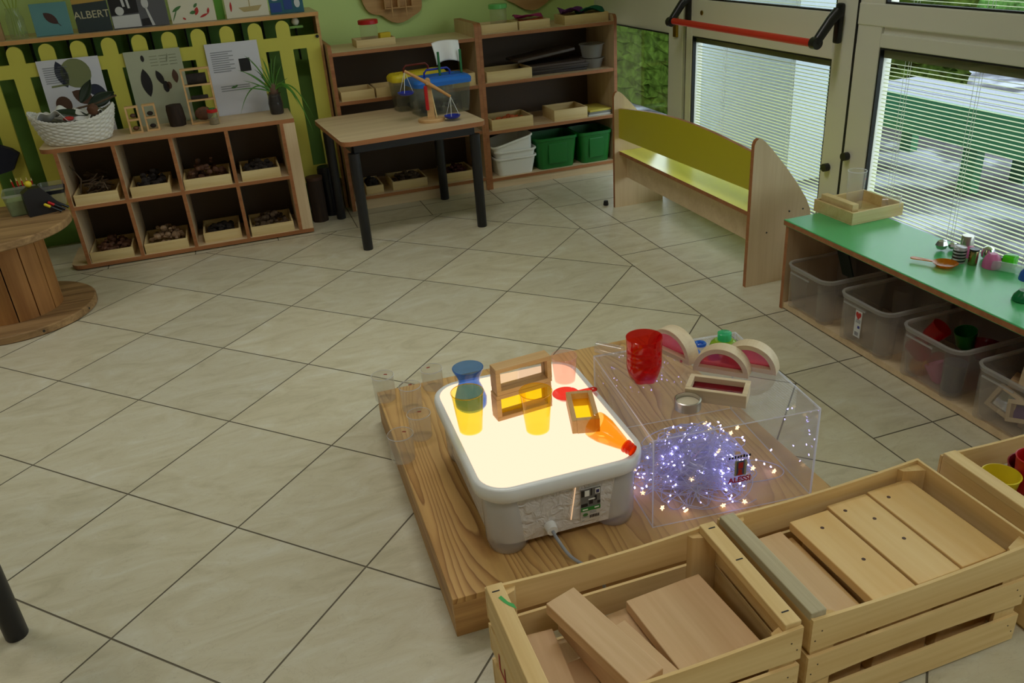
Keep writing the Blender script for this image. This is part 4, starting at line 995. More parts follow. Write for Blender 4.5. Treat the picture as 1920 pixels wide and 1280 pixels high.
# balance scale
bs = thing('balance_scale', 'wooden balance scale with blue pans and a red pointer on the table', 'scale', (1.262, 1.765, TZ + 0.0005), math.radians(-16))
MB().lathe([(0.072, 0), (0.074, 0.004), (0.074, 0.014), (0.070, 0.018)], n=36, sy=0.8).build('base', W_FRAME, bs)
b = MB(); b.prism([(-0.020, 0.018), (0.020, 0.018), (0.014, 0.215)] + [(0.014 * math.cos(a), 0.215 + 0.016 * math.sin(a)) for a in [PI * i / 8 for i in range(1, 8)]] + [(-0.014, 0.215)], -0.008, 0.008)
b.build('post', W_FRAME, bs, smooth=30)
MB().box((-0.014, -0.0185, 0.128), (0.019, 0.008, 0.13), bev=0.004).build('pointer', RED, bs, smooth=0)
b = MB(); ang = math.radians(-33)
b.tube([(-0.138 * math.cos(ang), -0.020, 0.202 - 0.138 * math.sin(ang)), (0, -0.020, 0.206), (0.138 * math.cos(ang), -0.020, 0.202 + 0.138 * math.sin(ang))], 0.009, n=10, radii=[0.007, 0.0105, 0.007])
b.build('beam', W_ORANGE, bs)
MB().cyl((0, -0.034, 0.206), (0, -0.008, 0.206), 0.008, n=12).build('pivot', W_FRAME, bs)
PANZ = []
for sx, L in ((-1, 0.138), (1, 0.138)):
    ex, ez = sx * L * math.cos(ang), 0.202 + sx * L * math.sin(ang)
    dz = max(0.004, ez - 0.125 if sx < 0 else 0.012)
    px = ex + (0.0 if sx > 0 else -0.006); 
    pn = MB().lathe([(0.028, 0), (0.040, 0.006), (0.045, 0.016), (0.043, 0.016), (0.027, 0.003)], (px, -0.02, dz), n=28).build('pan', NAVY, bs)
    b = MB()
    for a in (0.4, 2.5, 4.6): b.tube([(ex, -0.02, ez), (px + 0.041 * math.cos(a), -0.02 + 0.041 * math.sin(a), dz + 0.013)], 0.0013, n=5)
    b.build('pan_cords', CORD, pn)
MB().tube([(0.030, 0.0, 0.018), (0.012, 0.0, 0.17)], 0.0042, n=8).build('brace', W_TRAY, bs)
# white cloth hung on two green sticks
ck = thing('cloth_stand', 'white cloth hung on two green sticks, standing on the blue tank lid', 'stand', (1.452, 2.010, TZ + 0.2015), 0.113)
for x in (-0.066, 0.066): MB().bx(x - 0.007, x + 0.007, -0.02, -0.012, 0, 0.128, bev=0.003).build('stick', GREENSTICK, ck, smooth=0)
MB().grid(lambda u, v: Vector(((u - .5) * (0.145 + 0.02 * v), 0.0 + 0.012 * math.sin(7 * u) * (1 - v * .3) + 0.03 * v * v, 0.055 + v * 0.125 - 0.010 * (2 * u - 1) ** 2 * v + 0.02 * (1 - v) * math.sin(3.1 * u))), 24, 12).build('cloth', CLOTH, ck, smooth=80, solid=0.002)

# ================================================================== cable spool used as a table, with tubs and pens
sp_ = thing('cable_spool', 'wooden cable spool used as a low table at the left edge', 'spool table', (-0.935, 1.49, 0))
ST = 0.452
MB().lathe([(0.345, 0), (0.352, 0.005), (0.352, 0.033), (0.345, 0.038)], n=72).build('bottom_disc', W_SPOOL, sp_)
MB().lathe([(0.345, ST - 0.036), (0.352, ST - 0.03), (0.352, ST - 0.005), (0.345, ST)], n=72).build('top_disc', W_SPOOL, sp_)
for i in range(14):
    a0, a1 = 2 * PI * i / 14 + 0.012, 2 * PI * (i + 1) / 14 - 0.012
    pts = [(0.205 * math.cos(a0 + (a1 - a0) * t / 4), 0.205 * math.sin(a0 + (a1 - a0) * t / 4)) for t in range(5)] + [(0.185 * math.cos(a1 - (a1 - a0) * t / 4), 0.185 * math.sin(a1 - (a1 - a0) * t / 4)) for t in range(5)]
    MB().plate(pts, 0.0385, ST - 0.0365).build('drum_stave', W_SPOOLZ, sp_, smooth=20)
for a in (-1.1, -0.35): MB().cyl((0.353 * math.cos(a), 0.353 * math.sin(a), 0.02), (0.346 * math.cos(a), 0.346 * math.sin(a), 0.02), 0.006, n=8).build('bolt', BLACK, sp_)
def cleartub(label, x, y, w, d, h, rz, grp=None, m=CLEARG, z=ST):
    o = thing('clear_tub', label, 'tub', (x, y, z + 0.0008), rz, grp)
    b = MB(); b.loft([(0, w * 0.42, d * 0.42, 0.015), (h, w * 0.5, d * 0.5, 0.018), (h, w * 0.485, d * 0.485, 0.017), (0.003, w * 0.41, d * 0.41, 0.014)], cap1=True)
    b.build('tub_body', m, o); return o
o = cleartub('clear tub with pale green filling at the front of the spool table', -0.800, 1.66, 0.145, 0.16, 0.105, 0.15)
MB().loft([(0.004, 0.056, 0.062, 0.012), (0.07, 0.061, 0.068, 0.012)], cap1=True).build('filling', mat('pale green filling', S(150, 162, 118), 0.7, var=0.15, vscale=30), o)
b = MB(); b.loft([(0.094, 0.0735, 0.081, 0.018), (0.106, 0.0735, 0.081, 0.018)], cap0=False); b.build('rim', FROSTRIM, o)
o = cleartub('clear tub with a black band near the right rim of the spool table', -0.676, 1.735, 0.115, 0.12, 0.10, 0.1, m=CLEARCUP)
MB().loft([(0.060, 0.0565, 0.059, 0.015), (0.078, 0.058, 0.0605, 0.015)], cap0=False).build('band', BLACKP, o)
ca = thing('pen_caddy', 'black pen caddy between the two clear tubs on the spool table', 'caddy', (-0.715, 1.585, ST + 0.0008), 0.35)
b = MB(); b.prism([(-0.06, 0), (0.085, 0), (0.085, 0.03), (0.02, 0.125), (-0.03, 0.13), (-0.06, 0.11)], -0.03, 0.03); b.build('caddy_body', BLACKP, ca, smooth=0)
b = MB(); b.bx(0.03, 0.08, -0.028, 0.028, 0.0455, 0.0555, bev=0.004); 
for i, (m, dx, lab) in enumerate(((YELLOW, 0.055, 'yellow'), (RED, 0.04, 'red'), (BLACKP, 0.07, 'black'))):
    pm = thing('marker_pen', lab + ' marker leaning on the front of the black pen caddy', 'pen', (-0.715 + 0.09 + 0.012 * i, 1.545 + 0.03 * i, ST + 0.007), rot=(0, math.radians(-52), 0.3))
    MB().lathe([(0.006, 0), (0.0065, 0.005), (0.0065, 0.05)], n=12).build('barrel', BLACKP, pm)
    MB().lathe([(0.0068, 0.0505), (0.0068, 0.075), (0.004, 0.079)], n=12).build('cap', m, pm)
b.b.free()
tag(MB().ball((0, 0, 0.016), 0.016, 14).build('yellow_ball', YELLOW, None, (-0.735, 1.585, ST + 0.129)), 'yellow round ball on top of the black pen caddy', 'ball')
for i in range(5):
    p = thing('red_pencil', 'red pencil standing behind the green-filled tub on the spool table', 'pencil', (-0.835 + 0.014 * i, 1.80 + 0.006 * (i % 2), ST + 0.0008), rot=(0.06 * (i - 2), 0.08 * (i - 2), 0), group='red pencils on the spool table')
    MB().lathe([(0.0035, 0.0), (0.0035, 0.12)], n=6).build('shaft', RED, p, smooth=0)
    MB().lathe([(0.0035, 0.1202), (0.0006, 0.135)], n=6).build('tip', W_TRAY, p, smooth=0)
pc = thing('pencil_pot', 'dark pot holding the red pencils on the spool table', 'pot', (-0.807, 1.803, ST + 0.0004))
MB().lathe([(0.046, 0), (0.048, 0.09), (0.044, 0.09), (0.043, 0.0003)], n=24, cap0=False, cap1=False).build('pot_wall', BLACKP, pc)
tag(MB().prism([(-0.10, 0.0), (0.0, 0.02), (0.05, 0.10), (0.02, 0.13), (-0.10, 0.19)], -0.05, -0.0055).build('hanging_fabric', mat('navy fabric', S(28, 30, 44), 0.9), None, (-0.955, 2.405, 0.50), smooth=0), 'navy fabric hanging on the yellow pickets at the left edge', 'fabric')

# ================================================================== yellow bench seen from behind
yb = thing('yellow_bench', 'yellow and maple children bench by the glazed door', 'bench', (2.26, 0, 0))
def endpoly():
    return [(0.0, 0.0), (0.315, 0.0), (0.315, 0.285), (0.309, 0.318), (0.281, 0.373), (0.229, 0.447), (0.168, 0.524), (0.091, 0.611), (0.055, 0.648),
            (0.036, 0.663), (0.020, 0.667), (0.007, 0.658), (0.0, 0.640)]
SW = Matrix(((1, 0, 0, 0), (0, 1, 0, 0), (0, 0, 1, 0), (0, 0, 0, 1)))
for (y0, y1) in ((0.186, 0.208), (1.545, 1.567)):
    b = MB(); b.prism(endpoly(), y0, y1, mi=0, edge_mi=1); b.build('end_panel', [W_PANELZ, W_EDGE], yb, smooth=30)
n = 16
arch = [(0.208 + (1.545 - 0.208) * i / n, 0.572 + 0.045 * math.sin(PI * i / n) + 0.022 * (1 - i / n)) for i in range(n + 1)]
poly = [(1.545, 0.408), ] + [(0.208, 0.432)] + arch
MY = Matrix(((0, 1, 0, 0), (1, 0, 0, 0), (0, 0, 1, 0), (0, 0, 0, 1)))
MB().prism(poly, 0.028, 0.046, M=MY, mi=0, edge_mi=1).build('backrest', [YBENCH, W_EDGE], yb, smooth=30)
MB().bx(0.030, 0.30, 0.2085, 1.5445, 0.314, 0.333, edge=('-x', 1)).build('seat', [YSEAT_LIT, W_EDGE], yb, smooth=0)
MB().bx(0.075, 0.093, 0.2085, 1.5445, 0.175, 0.3135).build('apron', W_PANEL, yb, smooth=0)
for (x, z) in ((0.09, 0.245), (0.20, 0.325), (0.27, 0.325)): MB().cyl((x, 0.1855, z), (x, 0.184, z), 0.004, n=10).build('screw', BLACK, yb)
tag(MB().lathe([(0.014, 0), (0.016, 0.006), (0.012, 0.028)], n=16).build('door_stop', BLACKP, None, (2.235, 1.62, 0)), 'small black door stop on the floor beside the far end of the yellow bench', 'door stop')

# ================================================================== green-topped low bench with clear bins underneath
GZ = 0.388
gb2 = thing('green_bench', 'low bench with green top and four clear bins below the window', 'bench', (2.262, 0, 0))
GY0, GY1, GD = -1.75, -0.045, 0.355
b = MB(); b.bx(0, GD, GY0, GY1, GZ - 0.024, GZ, mi=1, bev=0.003)
o = b.build('bench_top', [GTOP, W_EDGE], gb2, smooth=0)
for p in o.data.polygons:
    if p.normal.z > 0.9: p.material_index = 0
for y in (GY1 - 0.03, GY0 + 0.012): MB().bx(0.005, GD - 0.01, y, y + 0.018, 0, GZ - 0.0245, edge=('-x', 1)).build('end_panel', [W_PANELZ, W_EDGE], gb2, smooth=0)
MB().bx(0.01, GD - 0.03, GY0 + 0.031, GY1 - 0.031, 0.006, 0.030).build('base_board', W_PANEL, gb2, smooth=0)
MB().bx(GD - 0.028, GD - 0.012, GY0 + 0.031, GY1 - 0.031, 0.006, GZ - 0.0245).build('back_panel', W_BACK, gb2, smooth=0)
BH = 0.192
def storage_bin(label, y):
    o = thing('clear_bin', label, 'bin', (2.262 + 0.148, y, 0.0306), 0, 'clear storage bins under the green bench')
    w, d, h = 0.335, 0.275, BH
    b = MB(); b.loft([(0.012, w * .43, d * .40, 0.03), (h - 0.03, w * .465, d * .455, 0.04), (h - 0.006, w * .47, d * .46, 0.045), (h - 0.006, w * .463, d * .45, 0.04), (h - 0.03, w * .455, d * .445, 0.038), (0.016, w * .42, d * .39, 0.03)], cap1=True, n=5)
    b.build('bin_body', FROST, o)
    for sx in (-1, 1):
        for sy in (-1, 1): MB().lathe([(0.024, 0), (0.034, 0.006), (0.037, h * 0.8)], (sx * (w * .43 - 0.026), sy * (d * .42 - 0.026), 0.0), n=16, cap1=False).build('corner_foot', FROST, o)
    b = MB(); b.loft([(h - 0.016, w * .485, d * .475, 0.05), (h - 0.002, w * .495, d * .488, 0.052), (h, w * .49, d * .482, 0.05), (h, w * .464, d * .452, 0.042), (h - 0.006, w * .464, d * .452, 0.042)], cap0=False, n=5)
    b.build('rim', FROSTRIM, o)
    b = MB(); b.box((-w * .462, d * 0.14, h - 0.035), (0.004, d * 0.42, 0.006)); b.build('rim_rib', FROSTRIM, o, smooth=0)
    return o
ys = (-0.225, -0.550, -0.868, -1.185)
bins = [storage_bin(l, y) for l, y in zip(('clear bin at the far end of the green bench, nearly empty', 'clear bin with a red heart sticker, second from the far end', 'clear bin full of red and orange pieces, third from the far end', 'clear bin full of wooden blocks at the right edge'), ys)]
o = bins[1]
st = MB().box((-0.1545, 0.012, 0.098), (0.0012, 0.034, 0.105)).build('sticker', mat('white sticker', S(214, 216, 214), 0.5), o, (0, 0, 0), (0, math.radians(0), 0), smooth=0)
M2 = Matrix(((0, 1, 0, 0), (1, 0, 0, 0), (0, 0, 1, 0), (0, 0, 0, 1)))
heart = [(0.018 * 1.0 * (math.sin(a) ** 3), 0.0012 * (13 * math.cos(a) - 5 * math.cos(2 * a) - 2 * math.cos(3 * a) - math.cos(4 * a)) * 0.95) for a in [2 * PI * i / 24 for i in range(24)]]
MB().prism([(0.012 + x * 0.75, 0.132 + z * 0.95) for x, z in heart], -0.1563, -0.1552, M=M2).build('heart_print', INKRED, st, smooth=0)
MB().prism([(0.0, 0.082), (0.010, 0.082), (0.010, 0.092), (0.0, 0.092)], -0.1563, -0.1552, M=M2).build('blue_print', mat('blue ink', S(48, 52, 130), 0.6), st, smooth=0)
b = MB(); [b.prism([(0.004 + 0.004 * i, 0.052), (0.006 + 0.004 * i, 0.052), (0.006 + 0.004 * i, 0.066), (0.004 + 0.004 * i, 0.066)], -0.1563, -0.1552, M=M2) for i in range(5)]
b.build('bar_code', INKG, st, smooth=0); b = MB()
[b.prism([(-0.002, 0.104 + 0.005 * i), (0.022, 0.104 + 0.005 * i), (0.022, 0.106 + 0.005 * i), (-0.002, 0.106 + 0.005 * i)], -0.1563, -0.1552, M=M2) for i in range(3)]
b.build('small_print', INKG, st, smooth=0)
tag(MB().bx(-0.06, 0.06, -0.03, 0.03, 0, 0.006).build('dark_card', mat('dark green card', S(34, 52, 44), 0.5), None, (2.47, -0.19, 0.20), rot=(0, 1.2, 0.1), smooth=0), 'dark green card standing inside the bin at the far end', 'card')
# red and orange things in bin three
q = random.Random(4); RB = [(T_RED, 'red'), (T_ORA, 'orange'), (T_PINK, 'pink'), (T_RED, 'red'), (T_PANER, 'dark red'), (GREENP, 'green')]
spots = [(2.305, -0.790, 0.128, 0, 'red dome at the upper left inside the third bin'), (2.309, -0.800, 0.0675, 1, 'orange ball at the left inside the third bin'), (2.318, -0.872, 0.078, 2, 'pink cup on the floor of the third bin'),
         (2.345, -0.805, 0.190, 3, 'red bowl at the back left of the third bin'), (2.372, -0.880, 0.100, 4, 'dark red bottle at the right inside the third bin'), (2.415, -0.868, 0.180, 5, 'green beaker at the back of the third bin'), (2.385, -0.802, 0.068, 0, 'red ball deep inside the third bin'), (2.425, -0.940, 0.170, 4, 'dark red bowl at the back right of the third bin')]
for (dx, dy, dz, mi, lab) in spots:
    b = MB(); r = 0.036
    if 'ball' in lab: b.ball((0, 0, 0), r, 16)
    else: b.lathe([(r * 0.6, -r), (r * 0.85, -r * 0.6), (r, r * 0.9), (r * 0.94, r * 0.9), (r * 0.78, -r * 0.55), (r * 0.5, -r * 0.9)], n=20)
    tag(b.build('coloured_toy', RB[mi][0], None, (dx, dy, dz), (q.uniform(-.6, .6), q.uniform(-.6, .6), 0)), lab, 'toy', 'coloured toys in the third bin')
tag(MB().lathe([(0.032, 0), (0.037, 0.10)], n=24).build('dark_beaker', mat('dark plum plastic', S(52, 38, 58), 0.3), None, (2.312, -0.938, 0.048)), 'dark plum beaker in the near corner of the third bin', 'beaker')

def frame_block(name, label, loc, rot, w, d, h, t, wood_m, pane_m, group=None, pane='pane', extra=0):
    """rectangular window block: four bars round a coloured pane; lies w along x, d along y, h along z"""
    o = thing(name, label, 'window block', loc, rot=rot, group=group)
    b = MB(); b.bx(-w / 2, w / 2, -d / 2, d / 2, 0, t, bev=0.0015); b.bx(-w / 2, w / 2, -d / 2, d / 2, h - t, h, bev=0.0015)
    b.bx(-w / 2, -w / 2 + t, -d / 2, d / 2, t, h - t); b.bx(w / 2 - t, w / 2, -d / 2, d / 2, t, h - t)
    b.build('frame', wood_m, o, smooth=0)
    MB().bx(-w / 2 + t + 0.0003, w / 2 - t - 0.0003, -0.0025, 0.0025, t + 0.0003, h - t - 0.0003).build(pane, pane_m, o, smooth=0)
    return o
frame_block('window_block', 'wooden block with mirror pane, inside the bin at the right edge', (2.312, -1.118, 0.060), (-0.45, 0.30, -1.35), 0.08, 0.030, 0.08, 0.013, W_ARCH, MIRROR, 'wooden window blocks in the right bin')
for i, (p, r, lab) in enumerate((((2.318, -1.225, 0.070), (-0.4, -0.35, -1.5), 'wooden window block leaning right of the mirror block'), ((2.40, -1.150, 0.150), (0.0, 0.15, 0.3), 'wooden block lying on top in the right bin'), ((2.44, -1.24, 0.110), (0.0, 0.1, 0.1), 'wooden block at the back of the right bin'), ((2.40, -1.185, 0.034), (0.0, 0.0, 0.2), 'wooden block at the bottom of the right bin'))):
    frame_block('window_block', lab, p, r, 0.13, 0.035, 0.07, 0.014, W_ARCH, T_PUR if i == 0 else CLEAR, 'wooden window blocks in the right bin')
tag(MB().bx(-0.035, 0.035, -0.022, 0.022, 0, 0.03, bev=0.002).build('beech_block', W_BLOCKY, None, (2.40, -1.100, 0.120), (0.2, 0.1, 0.5)), 'small plain beech block at the back left of the right bin', 'block')

# things on the green top
tr = thing('carry_tray', 'wooden tray holding clear beakers at the far end of the green bench', 'tray', (2.556, -0.122, GZ + 0.0005), 0.03)
b = open_tray(0.250, 0.226, 0.050, 0.009); b.build('tray_body', W_TRAY, tr, smooth=0)
MB().bx(-0.105, -0.075, -0.085, 0.098, 0.0065, 0.072, bev=0.002).build('upright_board', W_TRAY, tr, smooth=0)
REDMARK = mat('bright red mark', S(226, 60, 52), 0.5)
def beaker(label, x, y, z, r, h, m, rot=(0, 0, 0), marks=True, grp=None, base=0.85):
    o = thing('beaker', label, 'beaker', (x, y, z), rot=rot, group=grp)
    MB().lathe([(r * base, 0.0), (r * base + 0.001, 0.002), (r, h), (r - 0.0016, h), (r * base - 0.0012, 0.003)], n=36).build('vessel', m, o)
    b = MB(); b.lathe([(r + 0.0004, h - 0.003), (r + 0.0014, h - 0.0015), (r + 0.0004, h)], n=36, cap0=False, cap1=False); b.build('lip', ACREDGE, o)
    if marks:
        b = MB(); 
        for i, zz in enumerate((h * 0.78,)):
            a0 = -1.1 - 0.8 * i
            rr = r * base + (r - r * base) * zz / h + 0.0006
            b.grid(lambda u, v, a0=a0, zz=zz, rr=rr: Vector((rr * math.cos(a0 + u * 0.32), rr * math.sin(a0 + u * 0.32), zz + v * 0.004)), 5, 1)
        b.build('red_mark', REDMARK, o)
    return o
beaker('tall clear beaker with red marks standing in the carry tray', 2.575, -0.075, GZ + 0.0075, 0.036, 0.155, CLEARCUP, grp='clear beakers in the carry tray')
beaker('clear beaker lying down in the carry tray', 2.640, -0.160, GZ + 0.0075 + 0.034, 0.031, 0.07, CLEARCUP, (PI / 2, 0, 0.75), False, 'clear beakers in the carry tray')
# orange ladle
def ladle(label, m, loc, rz, R=0.035, L=0.085, name='ladle', hole=False):
    o = thing(name, label, 'ladle', loc, rz)
    MB().lathe([(R * 0.55, 0), (R * 0.8, 0.004), (R, 0.013), (R * 1.06, 0.014), (R * 0.96, 0.0125), (R * 0.76, 0.006), (R * 0.5, 0.0025)], n=32).build('bowl', m, o)
    poly = [(-R * 0.98, -0.007), (-R * 0.98, 0.007)] + [(-R - L + 0.011 - 0.011 * math.sin(a) * 1.0, 0.011 * math.cos(a)) for a in [PI * i / 10 for i in range(11)]]
    b = MB(); b.plate(poly, 0.0105, 0.0135); b.build('handle', m, o, smooth=30)
    if hole: MB().lathe([(0.0028, 0.0137), (0.0028, 0.0141)], (-R - L + 0.012, 0, 0), n=12).build('hanging_hole', CARD, o)
    return o
ladle('orange plastic ladle lying on the green bench', T_AMB, (2.424, -0.722, GZ + 0.0005), math.radians(-58), 0.038, 0.075)
# cluster of small shiny lids and thimbles
def can(name, label, cat, m, x, y, r, h, prof=None, rot=(0, 0, 0), z=0.0005):
    b = MB(); b.lathe(prof or [(r * 0.95, 0), (r, 0.003), (r, h - 0.003), (r * 0.92, h)], n=24)
    return tag(b.build(name, m, None, (x, y, GZ + z), rot), label, cat, 'small shiny pieces on the green bench')
o = can('striped_pot', 'clear pot with black stripes in the cluster on the green bench', 'pot', tinted('clear pink plastic', (0.85, 0.78, 0.78, 1), 0.4), 2.502, -0.712, 0.017, 0.045)
for i in range(4):
    MB().lathe([(0.0176, 0.005 + 0.009 * i), (0.0176, 0.0095 + 0.009 * i)], n=24, cap0=False, cap1=False).build('stripe', BLACKP, o)
o = can('metal_cap', 'gold and silver cylinder with black top in the cluster', 'cap', mat('olive gold metal', S(170, 160, 110), 0.25, metal=1.0), 2.520, -0.742, 0.012, 0.040)
MB().lathe([(0.0125, 0.0402), (0.0125, 0.045)], n=20).build('black_top', BLACKP, o)
can('pink_dome', 'larger pink dome at the front of the cluster', 'dome', T_PINK, 2.548, -0.778, 0.023, 0.04, [(0.023, 0), (0.0235, 0.012), (0.019, 0.03), (0.010, 0.039)])
can('pink_dome', 'small pink dome behind the striped pot', 'dome', T_PINK, 2.558, -0.698, 0.016, 0.032, [(0.016, 0), (0.0165, 0.012), (0.013, 0.025), (0.006, 0.031)])
o = tag(MB().box((0, 0, 0.018), (0.032, 0.032, 0.036), bev=0.006).build('green_cube', T_GREEN, None, (2.592, -0.800, GZ + 0.0005), (0, 0, 0.3)), 'bright green shiny cube at the right of the cluster', 'cube', 'small shiny pieces on the green bench')
can('steel_tumbler', 'steel cylinder at the back of the cluster', 'cylinder', STEEL, 2.597, -0.655, 0.017, 0.044)
can('silver_ball', 'clear silvery ball piece behind the pink domes', 'ball', MIRROR, 2.595, -0.728, 0.018, 0.036, [(0.008, 0), (0.016, 0.006), (0.018, 0.018), (0.014, 0.030), (0.005, 0.036)])
can('black_ring', 'black and clear ring at the back right of the cluster', 'ring', BLACKP, 2.601, -0.772, 0.016, 0.012, [(0.016, 0), (0.018, 0.006), (0.016, 0.012), (0.010, 0.012), (0.010, 0)])
q = random.Random(2); b = MB()
b.ball((0, 0, 0.017), 0.019, 7, (1, 0.8, 0.85)); b.ball((0.028, -0.012, 0.012), 0.013, 7, (1, 1, 0.8))
tag(b.build('crumpled_foil', mat('crumpled foil', S(220, 222, 226), 0.12, metal=0.9), None, (2.530, -0.625, GZ + 0.0005), smooth=0), 'crumpled clear foil sweet left of the cluster', 'foil')
vt = thing('test_tube', 'clear plastic tube lying by the window on the green bench', 'tube', (2.585, -0.800 + 0.0, GZ + 0.0165), rot=(0, PI / 2, math.radians(-52)))
vt.location = (2.560, -0.865, GZ + 0.0172)
vt.rotation_euler = (0, -PI / 2, math.radians(-62)); 
MB().lathe([(0.004, -0.078), (0.012, -0.072), (0.016, -0.06), (0.016, 0.06), (0.014, 0.06), (0.014, -0.058)], n=24).build('tube_body', TUBEW, vt)
hg = thing('sand_timer', 'blue and green liquid timer at the right edge of the green bench', 'timer', (2.415, -1.038, GZ + 0.0005))
MB().lathe([(0.028, 0), (0.030, 0.003), (0.026, 0.018), (0.014, 0.034)], n=28).build('green_base', mat('green liquid', S(22, 120, 70), 0.2), hg)
MB().lathe([(0.014, 0.0345), (0.010, 0.045), (0.018, 0.066), (0.022, 0.068)], n=28).build('clear_neck', CLEARCUP, hg)
MB().lathe([(0.023, 0.0685), (0.024, 0.072), (0.021, 0.092), (0.013, 0.104)], n=28).build('blue_bulb', mat('blue liquid', S(34, 92, 190), 0.15), hg)
MB().lathe([(0.013, 0.1045), (0.010, 0.115), (0.016, 0.138)], n=28).build('upper_neck', CLEARCUP, hg)
MB().lathe([(0.018, 0.1385), (0.019, 0.146), (0.012, 0.152)], n=28).build('violet_cap', mat('violet cap', S(58, 60, 170), 0.3), hg)

# the small pieces are a little larger than their first measure; spread them about their middle
for o in list(COL.objects):
    if o.get('group') == 'small shiny pieces on the green bench' or o.name == 'crumpled_foil':
        o.location.x = 2.555 + (o.location.x - 2.555) * (1.22 if o.location.x < 2.56 else 1.0); o.location.y = -0.715 + (o.location.y + 0.715) * 1.28; o.scale = (1.25, 1.25, 1.25)
# ================================================================== plywood platform
PZ = 0.118
pf = thing('plywood_platform', 'low square plywood platform on the tiled floor', 'platform', (1.032, -0.775, 0), math.radians(-1.0))
hs = 0.530
MB().bx(-hs, hs, -hs, hs, PZ - 0.016, PZ, bev=0.0015).build('top_sheet', W_PLY, pf, smooth=0)
for i, (x0, x1, y0, y1) in enumerate(((-hs, hs, -hs, -hs + 0.022), (-hs, hs, hs - 0.022, hs), (-hs, -hs + 0.022, -hs + 0.0222, hs - 0.0222), (hs - 0.022, hs, -hs + 0.0222, hs - 0.0222))):
    MB().bx(x0, x1, y0, y1, 0, PZ - 0.0162, bev=0.001).build('side_board', W_PLYX if i < 2 else W_PLYY, pf, smooth=0)

# ================================================================== light box: storage tub with a glowing lid
LZ = PZ + 0.0006
lb = thing('light_box', 'frosted storage tub with a glowing white top on the platform', 'light box', (0.829, -0.950, LZ), math.radians(-1.5))
k = NT('frosted white plastic'); nz = k.n('ShaderNodeTexNoise', Scale=38.0, Detail=4.0, Distortion=1.2); k.l(k.coords(rand=False), nz.inputs['Vector'])
pb_ = k.n('ShaderNodeBsdfPrincipled', Roughness=0.22); pb_.inputs['Base Color'].default_value = S(234, 230, 224)
k.l(k.bump(nz.outputs[0], 0.9, 0.012), pb_.inputs['Normal'])
tlb = k.n('ShaderNodeBsdfTranslucent'); tlb.inputs[0].default_value = S(220, 212, 200)
CRINKLE = k.done(k.mix(0.15, pb_.outputs[0], tlb.outputs[0]))
MILK = mat('milky plastic', S(238, 238, 234), 0.25)
LH = 0.215; hx, hy = 0.2095, 0.275
b = MB(); b.loft([(0.030, hx * .90, hy * .92, 0.05), (0.030, hx * .91, hy * .925, 0.055), (0.17, hx * .965, hy * .965, 0.06), (0.178, hx * .965, hy * .965, 0.06)], n=8, cap1=True)
b.build('tub_body', CRINKLE, lb, smooth=50)
for sx in (-1, 1):
    for sy in (-1, 1):
        MB().lathe([(0.040, 0.0), (0.050, 0.005), (0.055, 0.03), (0.058, 0.165)], (sx * (hx * .955 - 0.056), sy * (hy * .965 - 0.056), 0), n=28).build('corner_foot', FROSTRIM, lb, smooth=60)
b = MB(); b.loft([(0.166, hx * .985, hy * .985, 0.07), (0.180, hx * 1.05, hy * 1.04, 0.085), (0.200, hx * 1.06, hy * 1.045, 0.087), (0.212, hx * 1.05, hy * 1.038, 0.085), (0.2155, hx * 1.03, hy * 1.022, 0.08), (0.2140, hx * .985, hy * .988, 0.07)], n=8, cap0=True, cap1=True)
b.build('lid', MILK, lb, smooth=60)
b = MB(); b.loft([(0.2141, hx * .975, hy * .98, 0.068), (0.2152, hx * .97, hy * .976, 0.066)], n=8, cap0=True, cap1=True)
b.build('glowing_sheet', LIGHTSHEET, lb, smooth=30)
st = MB().box((0, 0, 0), (0.052, 0.0012, 0.108)).build('label_sticker', mat('label white', S(206, 202, 192), 0.4), lb, (0.062, -0.2623, 0.098), (0.085, 0, 0), smooth=0)
yy = -0.0007
def lab(name, m, polys): 
    b = MB(); [b.prism([(x, z - 0.098) for x, z in p], yy - 0.0006, yy) for p in polys]; b.build(name, m, st, smooth=0)
def rct(x0, x1, z0, z1): return [(x0, z0), (x1, z0), (x1, z1), (x0, z1)]
lab('photo_print', mat('grey room photo', S(110, 110, 106), 0.5), [rct(-0.026, 0.026, 0.092, 0.151)])
yy -= 0.0007
lab('dark_print', INK, [rct(-0.026, -0.008, 0.095, 0.104), rct(0.010, 0.016, 0.11, 0.125), rct(0.018, 0.026, 0.098, 0.106), rct(-0.004, 0.006, 0.10, 0.112), rct(-0.026, -0.018, 0.128, 0.148), rct(0.0, 0.003, 0.128, 0.15)])
lab('pale_print', WHITEP, [rct(-0.016, -0.004, 0.128, 0.146), rct(-0.006, 0.012, 0.114, 0.118), rct(0.012, 0.024, 0.130, 0.147)])
yy -= 0.0007
lab('blue_logo', mat('indigo ink', S(40, 40, 96), 0.5), [rct(0.014, 0.022, 0.133, 0.143)])
lab('green_band', mat('label green', S(40, 130, 48), 0.5), [rct(-0.026, 0.026, 0.080, 0.092)])
lab('bar_code', INK, [rct(-0.002 + 0.0045 * i, 0.0005 + 0.0045 * i, 0.055, 0.064) for i in range(6)])
lab('green_mark', INKGR, [ell(-0.014, 0.068, 0.007, 0.005)])
yy -= 0.0007
lab('white_print', WHITEP, [rct(-0.022, -0.008, 0.084, 0.088), rct(0.010, 0.022, 0.085, 0.089)])
yy += 0.0021
lab('grey_print', INKG, [rct(-0.002, 0.016, 0.069 + 0.004 * i, 0.071 + 0.004 * i) for i in range(2)] + [rct(-0.022, -0.006, 0.058, 0.060), rct(-0.023, -0.016, 0.047, 0.049)])
